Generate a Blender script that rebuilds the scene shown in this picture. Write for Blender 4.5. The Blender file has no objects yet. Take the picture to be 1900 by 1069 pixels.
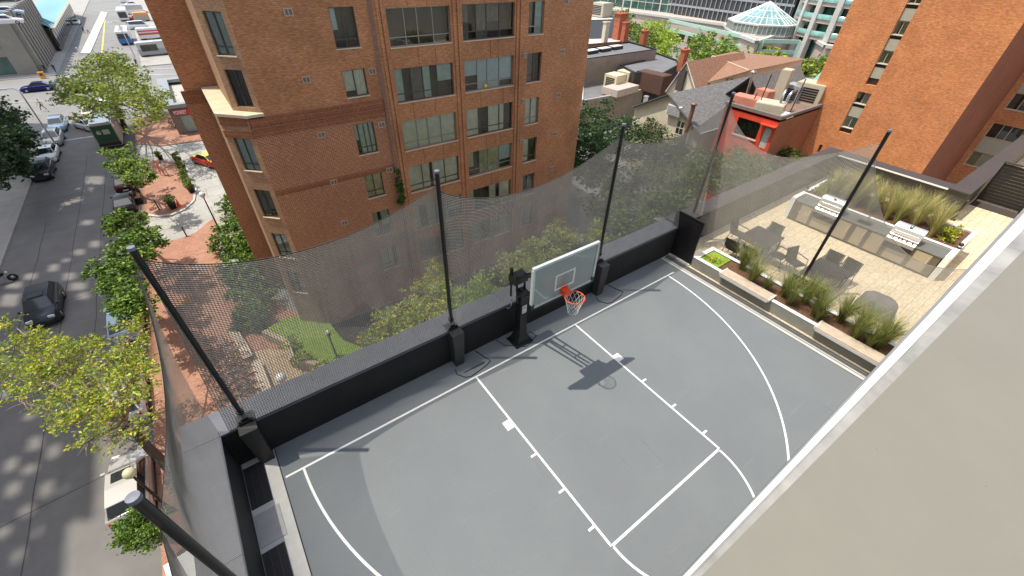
import bpy, bmesh, math, random
import numpy as np
from mathutils import Vector, Matrix
random.seed(7); rng = np.random.default_rng(7)
R = math.radians; PI = math.pi
scene = bpy.context.scene; C = scene.collection

# ---------------------------------------------------------------- camera, light, exposure
ROT = np.array([[0.80768, -0.58942, 0.01544], [-0.35, -0.53, -0.77], [0.46, 0.62, -0.63]])
def _rot(a):
    a = np.array(a, float); th = np.linalg.norm(a); k = a/th
    K = np.array([[0, -k[2], k[1]], [k[2], 0, -k[0]], [-k[1], k[0], 0]])
    return np.eye(3)+math.sin(th)*K+(1-math.cos(th))*K@K
ROT = _rot([.6711, -.6016, -.1916]) @ np.array([[1, 0, 0], [0, 0, -1], [0, 1, 0]], float)
FPX = 775.17; CAM = np.array([-5.4459, -6.4345, 9.1902])
cd = bpy.data.cameras.new('camera'); cam = bpy.data.objects.new('camera', cd); C.objects.link(cam)
m = Matrix([[ROT[0][0], -ROT[1][0], -ROT[2][0]], [ROT[0][1], -ROT[1][1], -ROT[2][1]], [ROT[0][2], -ROT[1][2], -ROT[2][2]]]).to_4x4()
m.translation = CAM; cam.matrix_world = m
cd.sensor_width = 36; cd.lens = FPX/1900*36; cd.clip_start = .05; cd.clip_end = 2000
scene.camera = cam
SUN_DIR = Vector((1.92, -1.32, -5.65)).normalized()      # the way the light travels
w = bpy.data.worlds.new('World'); scene.world = w; w.use_nodes = True
nt = w.node_tree; bg = nt.nodes['Background']
sky = nt.nodes.new('ShaderNodeTexSky'); sky.sky_type = 'NISHITA'; sky.sun_disc = False
sky.sun_elevation = math.asin(-SUN_DIR.z); sky.sun_rotation = math.atan2(-SUN_DIR.x, -SUN_DIR.y)
sky.air_density = 1.0; sky.dust_density = 1.5
hsv = nt.nodes.new('ShaderNodeHueSaturation'); hsv.inputs['Saturation'].default_value = .6
nt.links.new(sky.outputs[0], hsv.inputs['Color']); nt.links.new(hsv.outputs[0], bg.inputs[0]); bg.inputs[1].default_value = .15
sd = bpy.data.lights.new('sun', 'SUN'); sun = bpy.data.objects.new('sun', sd); C.objects.link(sun)
sd.energy = 2.4; sd.angle = R(.5); sd.color = (1, .93, .81)
sun.rotation_euler = SUN_DIR.to_track_quat('-Z', 'Y').to_euler()
scene.view_settings.view_transform = 'Standard'; scene.view_settings.look = 'None'
scene.view_settings.exposure = 0.9; scene.view_settings.gamma = 1
scene.render.resolution_x = 1024; scene.render.resolution_y = 576

# ---------------------------------------------------------------- measuring: a point of the photo on a known plane
def ray(u, v): return ROT.T @ np.array([(u-950)/FPX, (v-534.5)/FPX, 1])
def gz(u, v, z):
    d = ray(u, v); return CAM+d*(z-CAM[2])/d[2]
def gy(u, v, y):
    d = ray(u, v); return CAM+d*(y-CAM[1])/d[1]
def gx(u, v, x):
    d = ray(u, v); return CAM+d*(x-CAM[0])/d[0]
G = -13.0                                                # street level
def g(u, v, z=G):
    p = gz(u, v, z); return (float(p[0]), float(p[1]))

# ---------------------------------------------------------------- materials
def srgb(h):
    if isinstance(h, tuple): return h
    h = h.lstrip('#'); c = [int(h[i:i+2], 16)/255 for i in (0, 2, 4)]
    return tuple(x/12.92 if x < .04045 else ((x+.055)/1.055)**2.4 for x in c)
MATS = {}
def mat(name, col, rough=.7, metal=0, var=.12, scale=3.0, bump=0.0, col2=None, bscale=None, spec=.5, detail=5, coat=0):
    if name in MATS: return MATS[name]
    m = bpy.data.materials.new(name); m.use_nodes = True; MATS[name] = m
    n = m.node_tree; b = n.nodes['Principled BSDF']; col = srgb(col)
    b.inputs['Roughness'].default_value = rough; b.inputs['Metallic'].default_value = metal
    b.inputs['Specular IOR Level'].default_value = spec
    if coat: b.inputs['Coat Weight'].default_value = coat; b.inputs['Coat Roughness'].default_value = .05
    if var or col2:
        tc = n.nodes.new('ShaderNodeTexCoord'); no = n.nodes.new('ShaderNodeTexNoise'); mx = n.nodes.new('ShaderNodeMix')
        no.inputs['Scale'].default_value = scale; no.inputs['Detail'].default_value = detail; no.inputs['Roughness'].default_value = .65
        geo = n.nodes.new('ShaderNodeNewGeometry')
        n.links.new(geo.outputs['Position'], no.inputs['Vector'])
        mx.data_type = 'RGBA'; c2 = srgb(col2) if col2 else tuple(min(1, c*(1+var)) for c in col)
        c1 = col if col2 else tuple(c*(1-var) for c in col)
        rp = n.nodes.new('ShaderNodeMapRange'); rp.inputs[1].default_value = .32; rp.inputs[2].default_value = .68
        n.links.new(no.outputs[0], rp.inputs[0]); n.links.new(rp.outputs[0], mx.inputs[0])
        mx.inputs[6].default_value = (*c1, 1); mx.inputs[7].default_value = (*c2, 1)
        n.links.new(mx.outputs[2], b.inputs['Base Color'])
        if bump:
            bp = n.nodes.new('ShaderNodeBump'); bp.inputs['Strength'].default_value = bump; bp.inputs['Distance'].default_value = .02
            nb = n.nodes.new('ShaderNodeTexNoise'); nb.inputs['Scale'].default_value = bscale or scale*8; nb.inputs['Detail'].default_value = 4
            n.links.new(geo.outputs['Position'], nb.inputs['Vector'])
            n.links.new(nb.outputs[0], bp.inputs['Height']); n.links.new(bp.outputs[0], b.inputs['Normal'])
    else: b.inputs['Base Color'].default_value = (*col, 1)
    return m
def brick(name, c1, c2, mortar, bw=.215, bh=.075, ms=.010, rough=.85, blotch=.25, bscale=.35, offset=.5, bump=.3, extra=None):
    m = bpy.data.materials.new(name); m.use_nodes = True; MATS[name] = m
    n = m.node_tree; b = n.nodes['Principled BSDF']; b.inputs['Roughness'].default_value = rough
    uv = n.nodes.new('ShaderNodeUVMap'); uv.uv_map = 'UVMap'
    bt = n.nodes.new('ShaderNodeTexBrick'); bt.inputs['Scale'].default_value = 1
    bt.inputs['Brick Width'].default_value = bw; bt.inputs['Row Height'].default_value = bh; bt.inputs['Mortar Size'].default_value = ms
    bt.inputs['Mortar Smooth'].default_value = .1
    bt.inputs['Color1'].default_value = (*srgb(c1), 1); bt.inputs['Color2'].default_value = (*srgb(c2), 1); bt.inputs['Mortar'].default_value = (*srgb(mortar), 1)
    bt.offset = offset
    n.links.new(uv.outputs[0], bt.inputs['Vector'])
    geo = n.nodes.new('ShaderNodeNewGeometry')
    no = n.nodes.new('ShaderNodeTexNoise'); no.inputs['Scale'].default_value = bscale; no.inputs['Detail'].default_value = 8; no.inputs['Roughness'].default_value = .7
    n.links.new(geo.outputs['Position'], no.inputs['Vector'])
    mr = n.nodes.new('ShaderNodeMapRange'); mr.inputs[1].default_value = .3; mr.inputs[2].default_value = .7
    mr.inputs[3].default_value = 1-blotch; mr.inputs[4].default_value = 1+blotch*.6
    n.links.new(no.outputs[0], mr.inputs[0])
    # a second, brick-sized scatter so single bricks differ
    n2 = n.nodes.new('ShaderNodeTexNoise'); n2.inputs['Scale'].default_value = 4.5; n2.inputs['Detail'].default_value = 3
    mp = n.nodes.new('ShaderNodeMapping'); mp.inputs['Scale'].default_value = (1, 3, 1)
    n.links.new(uv.outputs[0], mp.inputs[0]); n.links.new(mp.outputs[0], n2.inputs['Vector'])
    m2 = n.nodes.new('ShaderNodeMapRange'); m2.inputs[1].default_value = .3; m2.inputs[2].default_value = .7; m2.inputs[3].default_value = .78; m2.inputs[4].default_value = 1.25
    n.links.new(n2.outputs[0], m2.inputs[0])
    mul = n.nodes.new('ShaderNodeMath'); mul.operation = 'MULTIPLY'; n.links.new(mr.outputs[0], mul.inputs[0]); n.links.new(m2.outputs[0], mul.inputs[1])
    vm = n.nodes.new('ShaderNodeVectorMath'); vm.operation = 'SCALE'
    n.links.new(bt.outputs['Color'], vm.inputs[0]); n.links.new(mul.outputs[0], vm.inputs['Scale'])
    n.links.new(vm.outputs[0], b.inputs['Base Color'])
    if bump:
        bp = n.nodes.new('ShaderNodeBump'); bp.inputs['Strength'].default_value = bump; bp.inputs['Distance'].default_value = .01; bp.invert = True
        n.links.new(bt.outputs['Fac'], bp.inputs['Height']); n.links.new(bp.outputs[0], b.inputs['Normal'])
    return m
def glass(name, tint=(.75, .82, .8), gloss=.25, rough=.02):
    m = bpy.data.materials.new(name); m.use_nodes = True; MATS[name] = m; n = m.node_tree
    n.nodes.remove(n.nodes['Principled BSDF']); out = n.nodes['Material Output']
    tr = n.nodes.new('ShaderNodeBsdfTransparent'); tr.inputs[0].default_value = (*tint, 1)
    gl = n.nodes.new('ShaderNodeBsdfGlossy'); gl.inputs['Roughness'].default_value = rough; gl.inputs[0].default_value = (.9, .95, .95, 1)
    fr = n.nodes.new('ShaderNodeFresnel'); fr.inputs[0].default_value = 1.5
    ad = n.nodes.new('ShaderNodeMath'); ad.operation = 'ADD'; ad.inputs[1].default_value = gloss; ad.use_clamp = True
    mx = n.nodes.new('ShaderNodeMixShader')
    n.links.new(fr.outputs[0], ad.inputs[0]); n.links.new(ad.outputs[0], mx.inputs[0]); n.links.new(tr.outputs[0], mx.inputs[1]); n.links.new(gl.outputs[0], mx.inputs[2])
    n.links.new(mx.outputs[0], out.inputs[0]); return m
def leafmat(name, col, trans=.35):
    m = bpy.data.materials.new(name); m.use_nodes = True; MATS[name] = m; n = m.node_tree
    b = n.nodes['Principled BSDF']; out = n.nodes['Material Output']; col = srgb(col)
    b.inputs['Roughness'].default_value = .45; b.inputs['Specular IOR Level'].default_value = .35
    geo = n.nodes.new('ShaderNodeNewGeometry'); hs = n.nodes.new('ShaderNodeHueSaturation')
    mr = n.nodes.new('ShaderNodeMapRange'); mr.inputs[3].default_value = .6; mr.inputs[4].default_value = 1.5
    n.links.new(geo.outputs['Random Per Island'], mr.inputs[0]); n.links.new(mr.outputs[0], hs.inputs['Value'])
    m2 = n.nodes.new('ShaderNodeMapRange'); m2.inputs[3].default_value = .515; m2.inputs[4].default_value = .48
    n.links.new(geo.outputs['Random Per Island'], m2.inputs[0]); n.links.new(m2.outputs[0], hs.inputs['Hue'])
    hs.inputs['Color'].default_value = (*col, 1); n.links.new(hs.outputs[0], b.inputs['Base Color'])
    tl = n.nodes.new('ShaderNodeBsdfTranslucent'); n.links.new(hs.outputs[0], tl.inputs[0])
    mx = n.nodes.new('ShaderNodeMixShader'); mx.inputs[0].default_value = trans
    n.links.new(b.outputs[0], mx.inputs[1]); n.links.new(tl.outputs[0], mx.inputs[2]); n.links.new(mx.outputs[0], out.inputs[0]); return m

def wear(m, scale=20, amt=.08, scratches=False, specks=0):
    n = m.node_tree; b = n.nodes['Principled BSDF']; src = b.inputs['Base Color'].links[0].from_socket; geo = n.nodes.new('ShaderNodeNewGeometry')
    def mulby(src, fac, lo, hi, a, c):
        mr = n.nodes.new('ShaderNodeMapRange'); mr.inputs[1].default_value = lo; mr.inputs[2].default_value = hi; mr.inputs[3].default_value = a; mr.inputs[4].default_value = c
        n.links.new(fac, mr.inputs[0]); v = n.nodes.new('ShaderNodeVectorMath'); v.operation = 'SCALE'; n.links.new(src, v.inputs[0]); n.links.new(mr.outputs[0], v.inputs['Scale']); return v.outputs[0]
    no = n.nodes.new('ShaderNodeTexNoise'); no.inputs['Scale'].default_value = scale; no.inputs['Detail'].default_value = 8; n.links.new(geo.outputs['Position'], no.inputs['Vector'])
    src = mulby(src, no.outputs[0], .3, .7, 1-amt, 1+amt)
    if scratches:
        for k, (sx, sy, an) in enumerate(((.5, 9, .5), (9, .6, .2), (.8, 12, -.7))):
            mp = n.nodes.new('ShaderNodeMapping'); mp.inputs['Scale'].default_value = (sx, sy, 1); mp.inputs['Rotation'].default_value = (0, 0, an); mp.inputs['Location'].default_value = (k*7, 3, 0)
            n2 = n.nodes.new('ShaderNodeTexNoise'); n2.inputs['Scale'].default_value = 1.1; n2.inputs['Detail'].default_value = 6; n2.inputs['Distortion'].default_value = .6
            n.links.new(geo.outputs['Position'], mp.inputs[0]); n.links.new(mp.outputs[0], n2.inputs['Vector']); src = mulby(src, n2.outputs[0], .66, .76, 1, 1.16 if k != 1 else .88)
    if specks:
        vo = n.nodes.new('ShaderNodeTexVoronoi'); vo.inputs['Scale'].default_value = specks; n.links.new(geo.outputs['Position'], vo.inputs['Vector']); src = mulby(src, vo.outputs['Distance'], .02, .035, .45, 1)
    n.links.new(src, b.inputs['Base Color'])
# ---------------------------------------------------------------- mesh helpers
class MB:
    def __init__(s): s.v = []; s.f = []; s.m = []; s.sm = []
    def add(s, vs, fs, mi=0, smooth=False):
        o = len(s.v); s.v += [tuple(map(float, p)) for p in vs]
        for f in fs: s.f.append(tuple(o+i for i in f)); s.m.append(mi); s.sm.append(smooth)
        return s
    def box(s, x0, x1, y0, y1, z0, z1, mi=0, M=None):
        vs = [(x, y, z) for z in (z0, z1) for y in (y0, y1) for x in (x0, x1)]
        if M is not None: vs = [M @ Vector(p) for p in vs]
        return s.add(vs, [(0, 2, 3, 1), (4, 5, 7, 6), (0, 1, 5, 4), (2, 6, 7, 3), (0, 4, 6, 2), (1, 3, 7, 5)], mi)
    def cbox(s, c, size, rz=0, mi=0, M=None):
        T = Matrix.Translation(c) @ Matrix.Rotation(rz, 4, 'Z')
        if M is not None: T = T @ M
        a, b, d = [q/2 for q in size]; return s.box(-a, a, -b, b, -d, d, mi, T)
    def taper(s, c, s0, s1, h, mi=0, off=(0, 0)):
        x, y, z = c; vs = []
        for (a, b), zz, o in ((s0, z, (0, 0)), (s1, z+h, off)):
            vs += [(x+o[0]+i*a/2, y+o[1]+j*b/2, zz) for i, j in ((-1, -1), (1, -1), (1, 1), (-1, 1))]
        return s.add(vs, [(3, 2, 1, 0), (4, 5, 6, 7), (0, 1, 5, 4), (1, 2, 6, 5), (2, 3, 7, 6), (3, 0, 4, 7)], mi)
    def prism(s, poly, z0, z1, mi=0, side=None):
        n = len(poly); A = sum(poly[i][0]*poly[(i+1) % n][1]-poly[(i+1) % n][0]*poly[i][1] for i in range(n))
        if A < 0: poly = poly[::-1]
        vs = [(p[0], p[1], z0) for p in poly]+[(p[0], p[1], z1) for p in poly]
        s.add(vs, [tuple(range(n))[::-1], tuple(range(n, 2*n))], mi)
        return s.add(vs, [(i, (i+1) % n, n+(i+1) % n, n+i) for i in range(n)], mi if side is None else side)
    def sheet(s, poly, z, mi=0):
        n = len(poly); A = sum(poly[i][0]*poly[(i+1) % n][1]-poly[(i+1) % n][0]*poly[i][1] for i in range(n))
        if A < 0: poly = poly[::-1]
        return s.add([(p[0], p[1], z) for p in poly], [tuple(range(n))], mi)
    def quad(s, a, b, c, d, mi=0): return s.add([a, b, c, d], [(0, 1, 2, 3)], mi)
    def tube(s, pts, r, n=8, mi=0, closed=False, cap=True, smooth=True):
        pts = [Vector(p) for p in pts]; k = len(pts); rs = r if isinstance(r, (list, tuple)) else [r]*k; vs = []
        up = Vector((0, 0, 1)); prev = None
        for i, p in enumerate(pts):
            if closed: t = pts[(i+1) % k]-pts[i-1]
            else: t = pts[min(i+1, k-1)]-pts[max(i-1, 0)]
            t.normalize()
            if prev is None: a = t.cross(up) if abs(t.z) < .95 else t.cross(Vector((1, 0, 0)))
            else: a = prev-t*prev.dot(t)
            a.normalize(); prev = a; b = t.cross(a)
            vs += [p+(a*math.cos(2*PI*j/n)+b*math.sin(2*PI*j/n))*rs[i] for j in range(n)]
        fs = []
        for i in range(k if closed else k-1):
            for j in range(n):
                fs.append((i*n+j, i*n+(j+1) % n, ((i+1) % k)*n+(j+1) % n, ((i+1) % k)*n+j))
        s.add(vs, fs, mi, smooth)
        if cap and not closed: s.add(vs[:n], [tuple(range(n))[::-1]], mi); s.add(vs[-n:], [tuple(range(n))], mi)
        return s
    def lathe(s, prof, c=(0, 0, 0), n=16, mi=0, M=None, smooth=True):
        vs = []
        for r_, z in prof: vs += [Vector((r_*math.cos(2*PI*j/n), r_*math.sin(2*PI*j/n), z)) for j in range(n)]
        if M is not None: vs = [M @ p for p in vs]
        vs = [(p[0]+c[0], p[1]+c[1], p[2]+c[2]) for p in vs]; fs = []
        for i in range(len(prof)-1):
            for j in range(n): fs.append((i*n+j, i*n+(j+1) % n, (i+1)*n+(j+1) % n, (i+1)*n+j))
        return s.add(vs, fs, mi, smooth)
    def build(s, name, mats, parent=None, uv=True):
        me = bpy.data.meshes.new(name); me.from_pydata(s.v, [], s.f)
        if not isinstance(mats, (list, tuple)): mats = [mats]
        for q in mats: me.materials.append(q)
        me.polygons.foreach_set('material_index', s.m); me.polygons.foreach_set('use_smooth', s.sm)
        if uv: boxuv(me)
        me.update(); o = bpy.data.objects.new(name, me); C.objects.link(o)
        if parent is not None: o.parent = parent
        return o
def boxuv(me):
    n = len(me.loops)
    if not n: return
    vi = np.empty(n, 'i'); me.loops.foreach_get('vertex_index', vi)
    co = np.empty(len(me.vertices)*3); me.vertices.foreach_get('co', co); co = co.reshape(-1, 3)[vi]
    nf = len(me.polygons); nr = np.empty(nf*3); me.polygons.foreach_get('normal', nr); nr = nr.reshape(-1, 3)
    lt = np.empty(nf, 'i'); me.polygons.foreach_get('loop_total', lt); nr = np.repeat(nr, lt, 0)
    h = np.hypot(nr[:, 0], nr[:, 1]); vert = h > .5
    tx = np.where(h > 1e-6, -nr[:, 1]/np.maximum(h, 1e-6), 1); ty = np.where(h > 1e-6, nr[:, 0]/np.maximum(h, 1e-6), 0)
    u = np.where(vert, co[:, 0]*tx+co[:, 1]*ty, co[:, 0]); v = np.where(vert, co[:, 2], co[:, 1])
    me.uv_layers.new(name='UVMap').data.foreach_set('uv', np.stack([u, v], 1).ravel())
def tag(o, label=None, cat=None, group=None, kind=None):
    if label: o['label'] = label
    if cat: o['category'] = cat
    if group: o['group'] = group
    if kind: o['kind'] = kind
    return o
def thing(name, label, cat, loc=(0, 0, 0), rz=0, group=None):
    o = bpy.data.objects.new(name, None); C.objects.link(o); o.empty_display_size = .2
    o.location = loc; o.rotation_euler = (0, 0, rz); return tag(o, label, cat, group)
def struct(name, mb, m): return tag(mb.build(name, m), kind='structure')
def dup(root, loc, rz, label, group=None):
    r = root.copy(); C.objects.link(r); r.location = loc; r.rotation_euler = (0, 0, rz); r['label'] = label
    if group: r['group'] = group
    def cp(src, dst):
        for ch in list(src.children):
            c = ch.copy(); C.objects.link(c); c.parent = dst; cp(ch, c)
    cp(root, r); return r
def wallgrid(mb, p0, ud, L, z0, z1, holes, nrm, depth=.15, mi=0):
    """vertical wall from p0 along ud, with holes (u0,u1,z0,z1) and their reveals"""
    ud = Vector((*ud, 0)).normalized(); nv = Vector((*nrm, 0)).normalized(); p0 = Vector((p0[0], p0[1], 0))
    us = sorted({0, L} | {h[0] for h in holes} | {h[1] for h in holes}); zs = sorted({z0, z1} | {h[2] for h in holes} | {h[3] for h in holes})
    P = lambda u, z, d=0: p0+ud*u+Vector((0, 0, z))-nv*d
    for i in range(len(us)-1):
        for j in range(len(zs)-1):
            cu, cz = (us[i]+us[i+1])/2, (zs[j]+zs[j+1])/2
            if any(h[0] < cu < h[1] and h[2] < cz < h[3] for h in holes): continue
            q = [P(us[i], zs[j]), P(us[i+1], zs[j]), P(us[i+1], zs[j+1]), P(us[i], zs[j+1])]
            if ud.cross(Vector((0, 0, 1))).dot(nv) < 0: q = q[::-1]
            mb.quad(*q, mi)
    for a, b, c, d in holes:
        mb.quad(P(a, c), P(b, c), P(b, c, depth), P(a, c, depth), mi); mb.quad(P(a, d), P(a, d, depth), P(b, d, depth), P(b, d), mi)
        mb.quad(P(a, c), P(a, c, depth), P(a, d, depth), P(a, d), mi); mb.quad(P(b, c), P(b, d), P(b, d, depth), P(b, c, depth), mi)

# ---------------------------------------------------------------- palette
M_court = mat('court_paint', (.158, .170, .183), .75, col2=(.180, .200, .203), scale=.35, bump=.25, bscale=120, detail=8)
M_concrete = mat('concrete', (.42, .41, .38), .85, var=.14, scale=1.3, bump=.2)
M_concl = mat('pale_concrete', (.55, .54, .50), .85, var=.1, scale=1.5, bump=.15)
M_white = mat('white_paint', (.82, .82, .80), .6, var=.03)
M_black = mat('black_metal', (.012, .012, .013), .32, .0, var=.25, scale=2)
M_blackwall = mat('black_render', (.014, .014, .015), .7, var=.3, scale=1.2, bump=.2)
M_coping = mat('coping_metal', (.115, .12, .14), .55, 0, var=.12, scale=2)
M_steel = mat('steel', (.6, .6, .6), .22, 1, var=.1, scale=5)
M_asphalt = mat('asphalt', (.18, .172, .162), .9, var=.13, scale=.6, bump=.3, bscale=40, detail=9)
M_asphaltp = mat('pale_asphalt', (.235, .23, .22), .9, var=.12, scale=.25, bump=.2, bscale=30, detail=9)
M_kerb = mat('kerb_concrete', (.38, .37, .34), .85, var=.12, scale=1)
M_side = mat('pavement_concrete', (.36, .34, .31), .88, var=.14, scale=.5, detail=8)
M_pave = brick('brick_paving', (.40, .19, .12), (.46, .24, .16), (.28, .17, .12), .3, .15, .012, blotch=.22, bscale=.6, bump=0)
M_drive = brick('concrete_slabs', (.42, .41, .37), (.40, .39, .36), (.25, .24, .22), 3.2, 2.6, .035, blotch=.16, bscale=.8, bump=0)
M_terr = brick('terrace_paver', (.72, .59, .39), (.65, .53, .35), (.42, .34, .24), .6, .3, .010, blotch=.12, bscale=.9, bump=.1)
M_brickA = brick('orange_brick', (.48, .19, .078), (.60, .275, .125), (.37, .19, .10), .215, .075, .012, blotch=.3, bscale=.35)
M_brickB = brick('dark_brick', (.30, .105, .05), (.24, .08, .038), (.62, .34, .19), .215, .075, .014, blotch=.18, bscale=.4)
M_sold = brick('soldier_brick', (.25, .085, .038), (.19, .058, .027), (.42, .2, .1), .075, .30, .011, blotch=.15, bscale=.4, offset=0)
M_brickT = brick('tower_brick', (.60, .21, .072), (.70, .29, .11), (.50, .21, .09), .30, .11, .010, blotch=.22, bscale=.5)
M_brickP = brick('pinkish_brick', (.34, .21, .16), (.40, .26, .2), (.3, .2, .16), .215, .075, .012, blotch=.12)
M_stone = mat('stone_sill', (.62, .56, .42), .8, var=.1, scale=2)
M_frame = mat('bronze_frame', (.10, .085, .07), .45, .2, var=.1)
M_framel = mat('aluminium_frame', (.34, .33, .31), .4, .5, var=.1)
M_glass = glass('window_glass', (.86, .9, .88), .05)
M_glassd = mat('dark_glass', (.025, .03, .032), .06, 0, var=.2, scale=.8, spec=.8)
M_glassg = mat('green_glass', (.03, .11, .09), .06, 0, var=.6, scale=.25, spec=.9)
M_curt = mat('cream_curtain', (.80, .78, .66), .9, var=.12, scale=3)
M_curtg = mat('sheer_green_curtain', (.58, .66, .60), .9, var=.15, scale=3)
M_curtd = mat('dark_blind', (.24, .22, .20), .9, var=.2, scale=3)
M_room = mat('room_dark', (.09, .082, .07), .95, var=.3, scale=1)
M_tar = mat('tar_roof', (.17, .17, .175), .9, var=.14, scale=.5, bump=.2)
M_shing = brick('grey_shingle', (.15, .15, .15), (.21, .205, .2), (.10, .10, .10), .3, .14, .008, blotch=.12, bscale=2, bump=.2)
M_shingb = brick('brown_shingle', (.27, .14, .085), (.33, .19, .12), (.2, .11, .07), .3, .14, .008, blotch=.12, bscale=2, bump=.2)
M_red = mat('red_paint', (.66, .065, .028), .7, var=.16, scale=.9)
M_brown = mat('brown_stucco', (.30, .115, .05), .85, var=.12, scale=.8)
M_cream = mat('cream_stucco', (.66, .60, .45), .85, var=.08, scale=1)
M_beige = mat('beige_panel', (.50, .47, .40), .8, var=.06, scale=1)
M_bark = mat('bark', (.10, .075, .055), .9, var=.3, scale=8)
M_soil = mat('mulch', (.13, .065, .035), .95, var=.5, scale=12)
M_lawn = mat('lawn', (.20, .30, .03), .9, var=.35, scale=4)
M_wood = brick('wood_slats', (.56, .47, .36), (.50, .42, .32), (.1, .07, .05), 8, .075, .012, blotch=.1, bump=.3)
M_rubber = mat('rubber', (.02, .02, .02), .8, var=.1)
M_chrome = mat('alloy', (.5, .5, .52), .25, .9, var=.05)
M_lens = mat('lamp_lens', (.75, .75, .72), .15, var=.03)
M_tail = mat('red_lens', (.5, .01, .01), .2, var=.05)
M_orange = mat('orange_rim', (.85, .08, .02), .4, var=.04)
M_globe = mat('opal_globe', (.85, .86, .83), .3, var=.02)
M_mint = mat('mint_steel', (.42, .60, .50), .5, var=.05)
M_pink = mat('pink_precast', (.52, .42, .36), .8, var=.06, scale=.5)
M_gold = mat('yellow_paint', (.80, .56, .03), .5, var=.05)

# ================================================================ SETTING: ground, street, court, terrace
b = MB(); b.sheet([(-400, -60), (500, -60), (500, 700), (-400, 700)], G-.03); struct('ground', b, M_asphaltp)
b = MB(); b.sheet([(-23.9, -60), (-14.1, -60), (-14.1, 83), (-23.9, 83)], G-.005); struct('street', b, M_asphalt)
b = MB(); b.sheet([(-120, 83), (60, 83), (60, 121), (-120, 121)], G-.015)
b.sheet([(-28, 121.02), (-12.5, 121.02), (-14, 420), (-30, 420)], G-.012); struct('cross_street', b, M_asphaltp)
def slab(name, poly, top=G+.13, m=None, kerb=True):
    b = MB(); b.prism(poly, G-.3, top, 0, 1); return struct(name, b, [m or M_side, M_kerb])
slab('pavement', [(-31, -60), (-23.9, -60), (-23.9, 76), (-26.5, 82), (-31, 82)])
slab('pavement', [(-70, 82.05), (-31.05, 82.05), (-31.05, 70), (-70, 70)])
plaza_s = [(-14.1, -60), (-14.1, 36.5), g(283, 452), g(330, 447), g(365, 433), g(385, 416), g(400, 405), (-6.2, 42), (-6.2, 26), (-4.6, 21), (20, 18), (20, 2), (-7.95, 2), (-7.95, -60)]
slab('brick_pavement', plaza_s, m=M_pave)
b = MB(); b.sheet([g(398, 395), g(436, 360), g(476, 470), g(470, 560), g(425, 560), g(408, 470)], G+.134); struct('footway', b, M_side)
isl = [g(258, 400), g(258, 330), g(263, 306), g(285, 297), g(325, 300), g(345, 306), g(357, 330), g(366, 352), g(362, 374), g(345, 390), g(320, 401), g(295, 404)]
b = MB(); b.prism(isl, G-.3, G+.12, 0, 1); struct('brick_plaza', b, [M_pave, M_kerb])
def ring(poly, wd):
    n = len(poly); cx = sum(p[0] for p in poly)/n; cy = sum(p[1] for p in poly)/n
    return [(p[0]+(cx-p[0])*wd/math.hypot(cx-p[0], cy-p[1]), p[1]+(cy-p[1])*wd/math.hypot(cx-p[0], cy-p[1])) for p in poly]
b = MB(); inn = ring(isl, .35)
for i in range(len(isl)):
    j = (i+1) % len(isl); b.quad((*isl[i], G+.126), (*isl[j], G+.126), (*inn[j], G+.126), (*inn[i], G+.126))
struct('kerb', b, M_concl)
b = MB(); b.sheet([(-14.09, 35), (30, 35), (30, 74), (-14.09, 74)], G-.002); struct('driveway', b, M_drive)
slab('pavement', [g(254, 268), g(300, 272), g(372, 262), (-4, 66), (-4, 82), (-14.1, 82), (-14.1, 62)], m=M_pave)
# beyond the crossing
slab('pavement', [(-70, 121), (-26.2, 121), (-27, 300), (-70, 300)])
b = MB(); b.prism([g(150, 100), g(168, 100), g(200, 24), g(188, 22)], G-.2, G+.15); struct('traffic_island', b, M_concl)
slab('pavement', [(-12.2, 122), (40, 122), (40, 330), (-13.5, 330)])
b = MB()
def lineseg(b, a, c, wd, z, mi=0):
    a = Vector((*a[:2], 0)); c = Vector((*c[:2], 0)); d = (c-a).normalized(); n = Vector((-d.y, d.x, 0))*wd/2
    b.quad((*(a-n)[:2], z), (*(c-n)[:2], z), (*(c+n)[:2], z), (*(a+n)[:2], z), mi)
lineseg(b, g(189, 98), g(196, 22), .28, G-.006); lineseg(b, g(196, 20), g(225, 19), .3, G-.006, 1)
lineseg(b, g(112, 143), g(200, 140), .3, G-.006, 1); lineseg(b, g(265, 128), g(330, 126), .3, G-.006, 1); lineseg(b, g(265, 139), g(332, 137), .3, G-.006, 1)
lineseg(b, g(0, 190), g(130, 184), .14, G-.006, 1); lineseg(b, (-23.5, 76), (-14.5, 76), .4, G+.002, 1)
struct('road_markings', b, [M_gold, mat('worn_white_paint', (.5, .5, .48), .8, var=.25, scale=2)])
# tar seams and patches of the street
b = MB(); M_patch = mat('dark_tar', (.06, .06, .06), .8, var=.2)
for x, y0, y1 in ((-19.2, 8, 70), (-17.2, 25, 64), (-21.6, 12, 50)):
    p = [(x+random.uniform(-.06, .06), y) for y in np.arange(y0, y1, 2.5)]
    for i in range(len(p)-1): lineseg(b, p[i], p[i+1], .05, G+.001)
for y in (14, 33, 55): lineseg(b, (-23.8, y), (-14.2, y+.8), .05, G+.001)
struct('road_joints', b, M_patch)

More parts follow.
